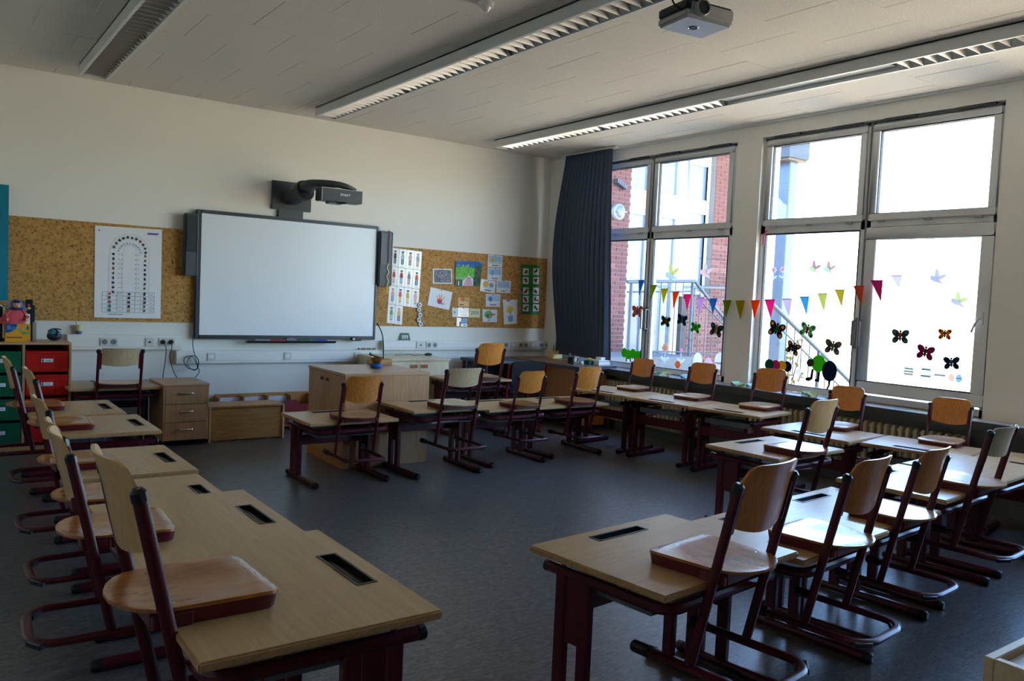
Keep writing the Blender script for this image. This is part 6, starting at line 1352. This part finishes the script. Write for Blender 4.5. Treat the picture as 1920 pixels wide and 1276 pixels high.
egg(1677, 690, 10, (244, 246, 250), [], 'faint narrow white paper egg on the opening sash'); egg(1703.7, 695, 21, (246, 248, 246), [(.2, (190, 220, 226)), (-.05, (226, 236, 180)), (-.28, (236, 220, 200))], 'paper egg with blue, yellow and peach bands'); egg(1736, 699, 23, (246, 244, 246), [(.3, (180, 220, 214)), (-.25, (170, 220, 206))], 'paper egg with turquoise bands'); egg(1762, 703, 23, (248, 246, 248), [(.0, (226, 226, 240))], 'paper egg with a faint lilac band'); egg(1784, 707, 12, (250, 214, 200), [], 'small peach paper egg low on the sash'); egg(1798, 709, 13, (190, 216, 232), [(0, (150, 196, 226))], 'small blue paper egg at the sash edge')
def bird(px, py, wpx, c, c2, label, rot=0):
    R_, shp = sticker('bird_cutout', px, py, wpx, label, 'bird', 'paper birds on the windows', rot)
    shp('body', TP_(c), [(-.48, .02), (-.40, .12), (-.25, .10), (.0, -.02), (.22, -.24), (.40, -.44), (.12, -.34), (-.2, -.26), (-.42, -.14)])
    shp('wing', TP_(c2), [(-.22, .08), (-.18, .42), (-.08, .56), (.04, .40), (.10, .08), (.0, -.04)], 1); shp('wing', TP_(c2), [(-.02, .0), (.22, .18), (.52, .22), (.50, .10), (.26, -.10), (.06, -.14)], 1)
bird(1527.5, 501.7, 24, (222, 236, 206), (216, 190, 200), 'pale green paper bird with a pink wing, first of a pair'); bird(1555, 502.8, 24, (214, 236, 220), (226, 196, 196), 'pale turquoise paper bird with a rose wing, second of a pair')
bird(1758.5, 520, 31, (206, 206, 220), (216, 216, 228), 'grey white paper bird on the opening sash'); bird(1798, 563, 33, (214, 214, 230), (222, 232, 190), 'white paper bird with a yellow wing stripe')
bird(1260, 512, 26, (216, 232, 244), (238, 236, 180), 'pale blue paper bird with yellow wing tips by the curtain', 10); bird(1324, 509, 24, (246, 226, 226), (244, 230, 226), 'pale pink paper bird by the pillar')
flower(1451, 512, 15, (240, 226, 240), (226, 238, 240), 'pale lilac paper flower on the pale blue column side'); flower(1467, 511, 15, (246, 226, 232), (226, 240, 238), 'pale rose paper flower beside the lilac one')
# bunting
BX = 6.655
FLAGS = [((1202.9, 525), (1198, 556), 11, (60, 150, 200)), ((1225.4, 534.5), (1220.5, 562), 13.4, (150, 156, 40)), ((1246, 541), (1243.5, 570.5), 13.4, (200, 186, 30)), ((1267.5, 547), (1262, 580), 13, (226, 106, 30)), ((1289.3, 552), (1288, 583), 14, (230, 70, 150)), ((1314, 557.5), (1310.5, 591.6), 14, (222, 190, 226)), ((1337.6, 559.7), (1336.3, 590), 15.3, (60, 150, 200)), ((1363.6, 563), (1361, 596), 16, (140, 156, 40)), ((1388, 563.4), (1388, 600), 17.6, (190, 170, 20)), ((1416.6, 563), (1414, 597.5), 17, (226, 92, 30)), ((1443.5, 561.5), (1445, 597), 19.7, (230, 70, 160)), ((1476, 560), (1480, 596), 18.9, (226, 214, 230)), ((1508.5, 555.6), (1512.5, 591.6), 18.2, (110, 190, 220)), ((1542, 550), (1545, 585), 18.6, (214, 220, 150)), ((1574.5, 543), (1578.4, 576), 18.6, (220, 206, 90)), ((1610, 535.7), (1615, 573), 20, (200, 90, 66)), ((1644, 525.5), (1652, 565.8), 23, (170, 50, 110)), ((1681, 515.7), (1686, 541.5), 21.5, (230, 224, 240))]
bb = atX(1400, 575, BX); BT = empty('bunting', bb); tag(BT, 'string of coloured paper pennants hung across both windows and pillar', 'bunting')
sp = []
for (tx, ty_), (px, py), wpx, c in FLAGS:
    a = atX(tx-wpx/2, ty_, BX)-bb; d = atX(tx+wpx/2, ty_-.5, BX)-bb; e = atX(px, py, BX)-bb; n_ = Vector((-.0008, 0, 0))
    m_ = paperlike('pennant_%02x%02x%02x' % c, c, .42)
    MB().add([a, d, e, a+n_, d+n_, e+n_], [(0, 1, 2), (5, 4, 3), (0, 3, 4, 1), (1, 4, 5, 2), (2, 5, 3, 0)]).build('pennant', m_, BT, smooth=0)
    up3 = Vector((0, 0, .010)); MB().add([a+n_*2, d+n_*2, d+up3*.2+n_*2, a+up3*.2+n_*2, a-up3+n_*2, d-up3+n_*2], [(4, 5, 2, 3)]).build('folded_hem', m_, BT, smooth=0)
    sp += [a, d]
s0 = atX(1158, 514, BX)-bb; s1 = atX(1720, 500, BX)-bb
MB().tube([s0]+sp+[s1], .0016, 6).build('string', PAPER, BT)
# pink ribbon on the window post
p0 = atX(1437, 432, 6.735); rb = MB().tube([v_-p0 for v_ in smooth_path([p0, p0+Vector((-.01, .015, -.05)), p0+Vector((-.008, .02, -.14))], 4)], .008, 6).build('red_ribbon', flat('ribbon_red', (176, 40, 70), .6), loc=p0); tag(rb, 'short red ribbon tied to the window frame beside the pillar', 'ribbon')
# scraps of green tissue on the sill
q = random.Random(11)
SCR = [(1213, 'white tissue scrap on the sill nearest the curtain chair'), (1228, 'pale tissue scrap on the sill between the first two window chairs'), (1262, 'grey green tissue scrap on the sill'), (1275, 'yellow green tissue scrap beside the second window chair'), (1356, 'green tissue scrap right beside the second window chair back'), (1368, 'pale green tissue scrap below the pillar'), (1382, 'light green pointed tissue scrap below the pillar'), (1398, 'white blue tissue scrap at the pillar edge'), (1486, 'green tissue scrap beside the third window chair back'), (1498, 'sea green tissue scrap on the sill below the caterpillar'), (1533, 'pale green tissue heap on the sill'), (1550, 'white blue tissue scrap before the fourth window chair'), (1682, 'flat white paper slip on the sill below the opening sash'), (1705, 'second flat white paper slip on the sill')]
for i, (px, lab) in enumerate(SCR):
    py = 703+(px-1213)*.148; c = atZ(px, py, SILL+.001); x = min(max(c.x, 6.54), 6.70)
    y = c.y; m_ = flat('tissue_%d' % (i % 4), [(150, 196, 160), (196, 212, 150), (170, 206, 200), (214, 226, 226)][i % 4], .7); mb = MB()
    fl_ = px > 1600
    for k in range(3 if not fl_ else 1):
        a = q.uniform(0, 6.28); r = .048 if not fl_ else .06; h = q.uniform(.026, .048) if not fl_ else .002
        P = [Vector((r*cos(a+j*1.57)+q.uniform(-.012, .012), r*1.1*sin(a+j*1.57)+q.uniform(-.012, .012), 0 if j % 2 == 0 or fl_ else h)) for j in range(4)]
        mb.add(P+[Vector((q.uniform(-.008, .008), q.uniform(-.008, .008), h*(.4 if k else 1.2)))], [(0, 1, 4), (1, 2, 4), (2, 3, 4), (3, 0, 4), (3, 2, 1, 0)])
    o = mb.build('tissue_scrap', m_, loc=(x, y, SILL-.001), smooth=0); tag(o, lab, 'paper', 'tissue scraps along the window sill')
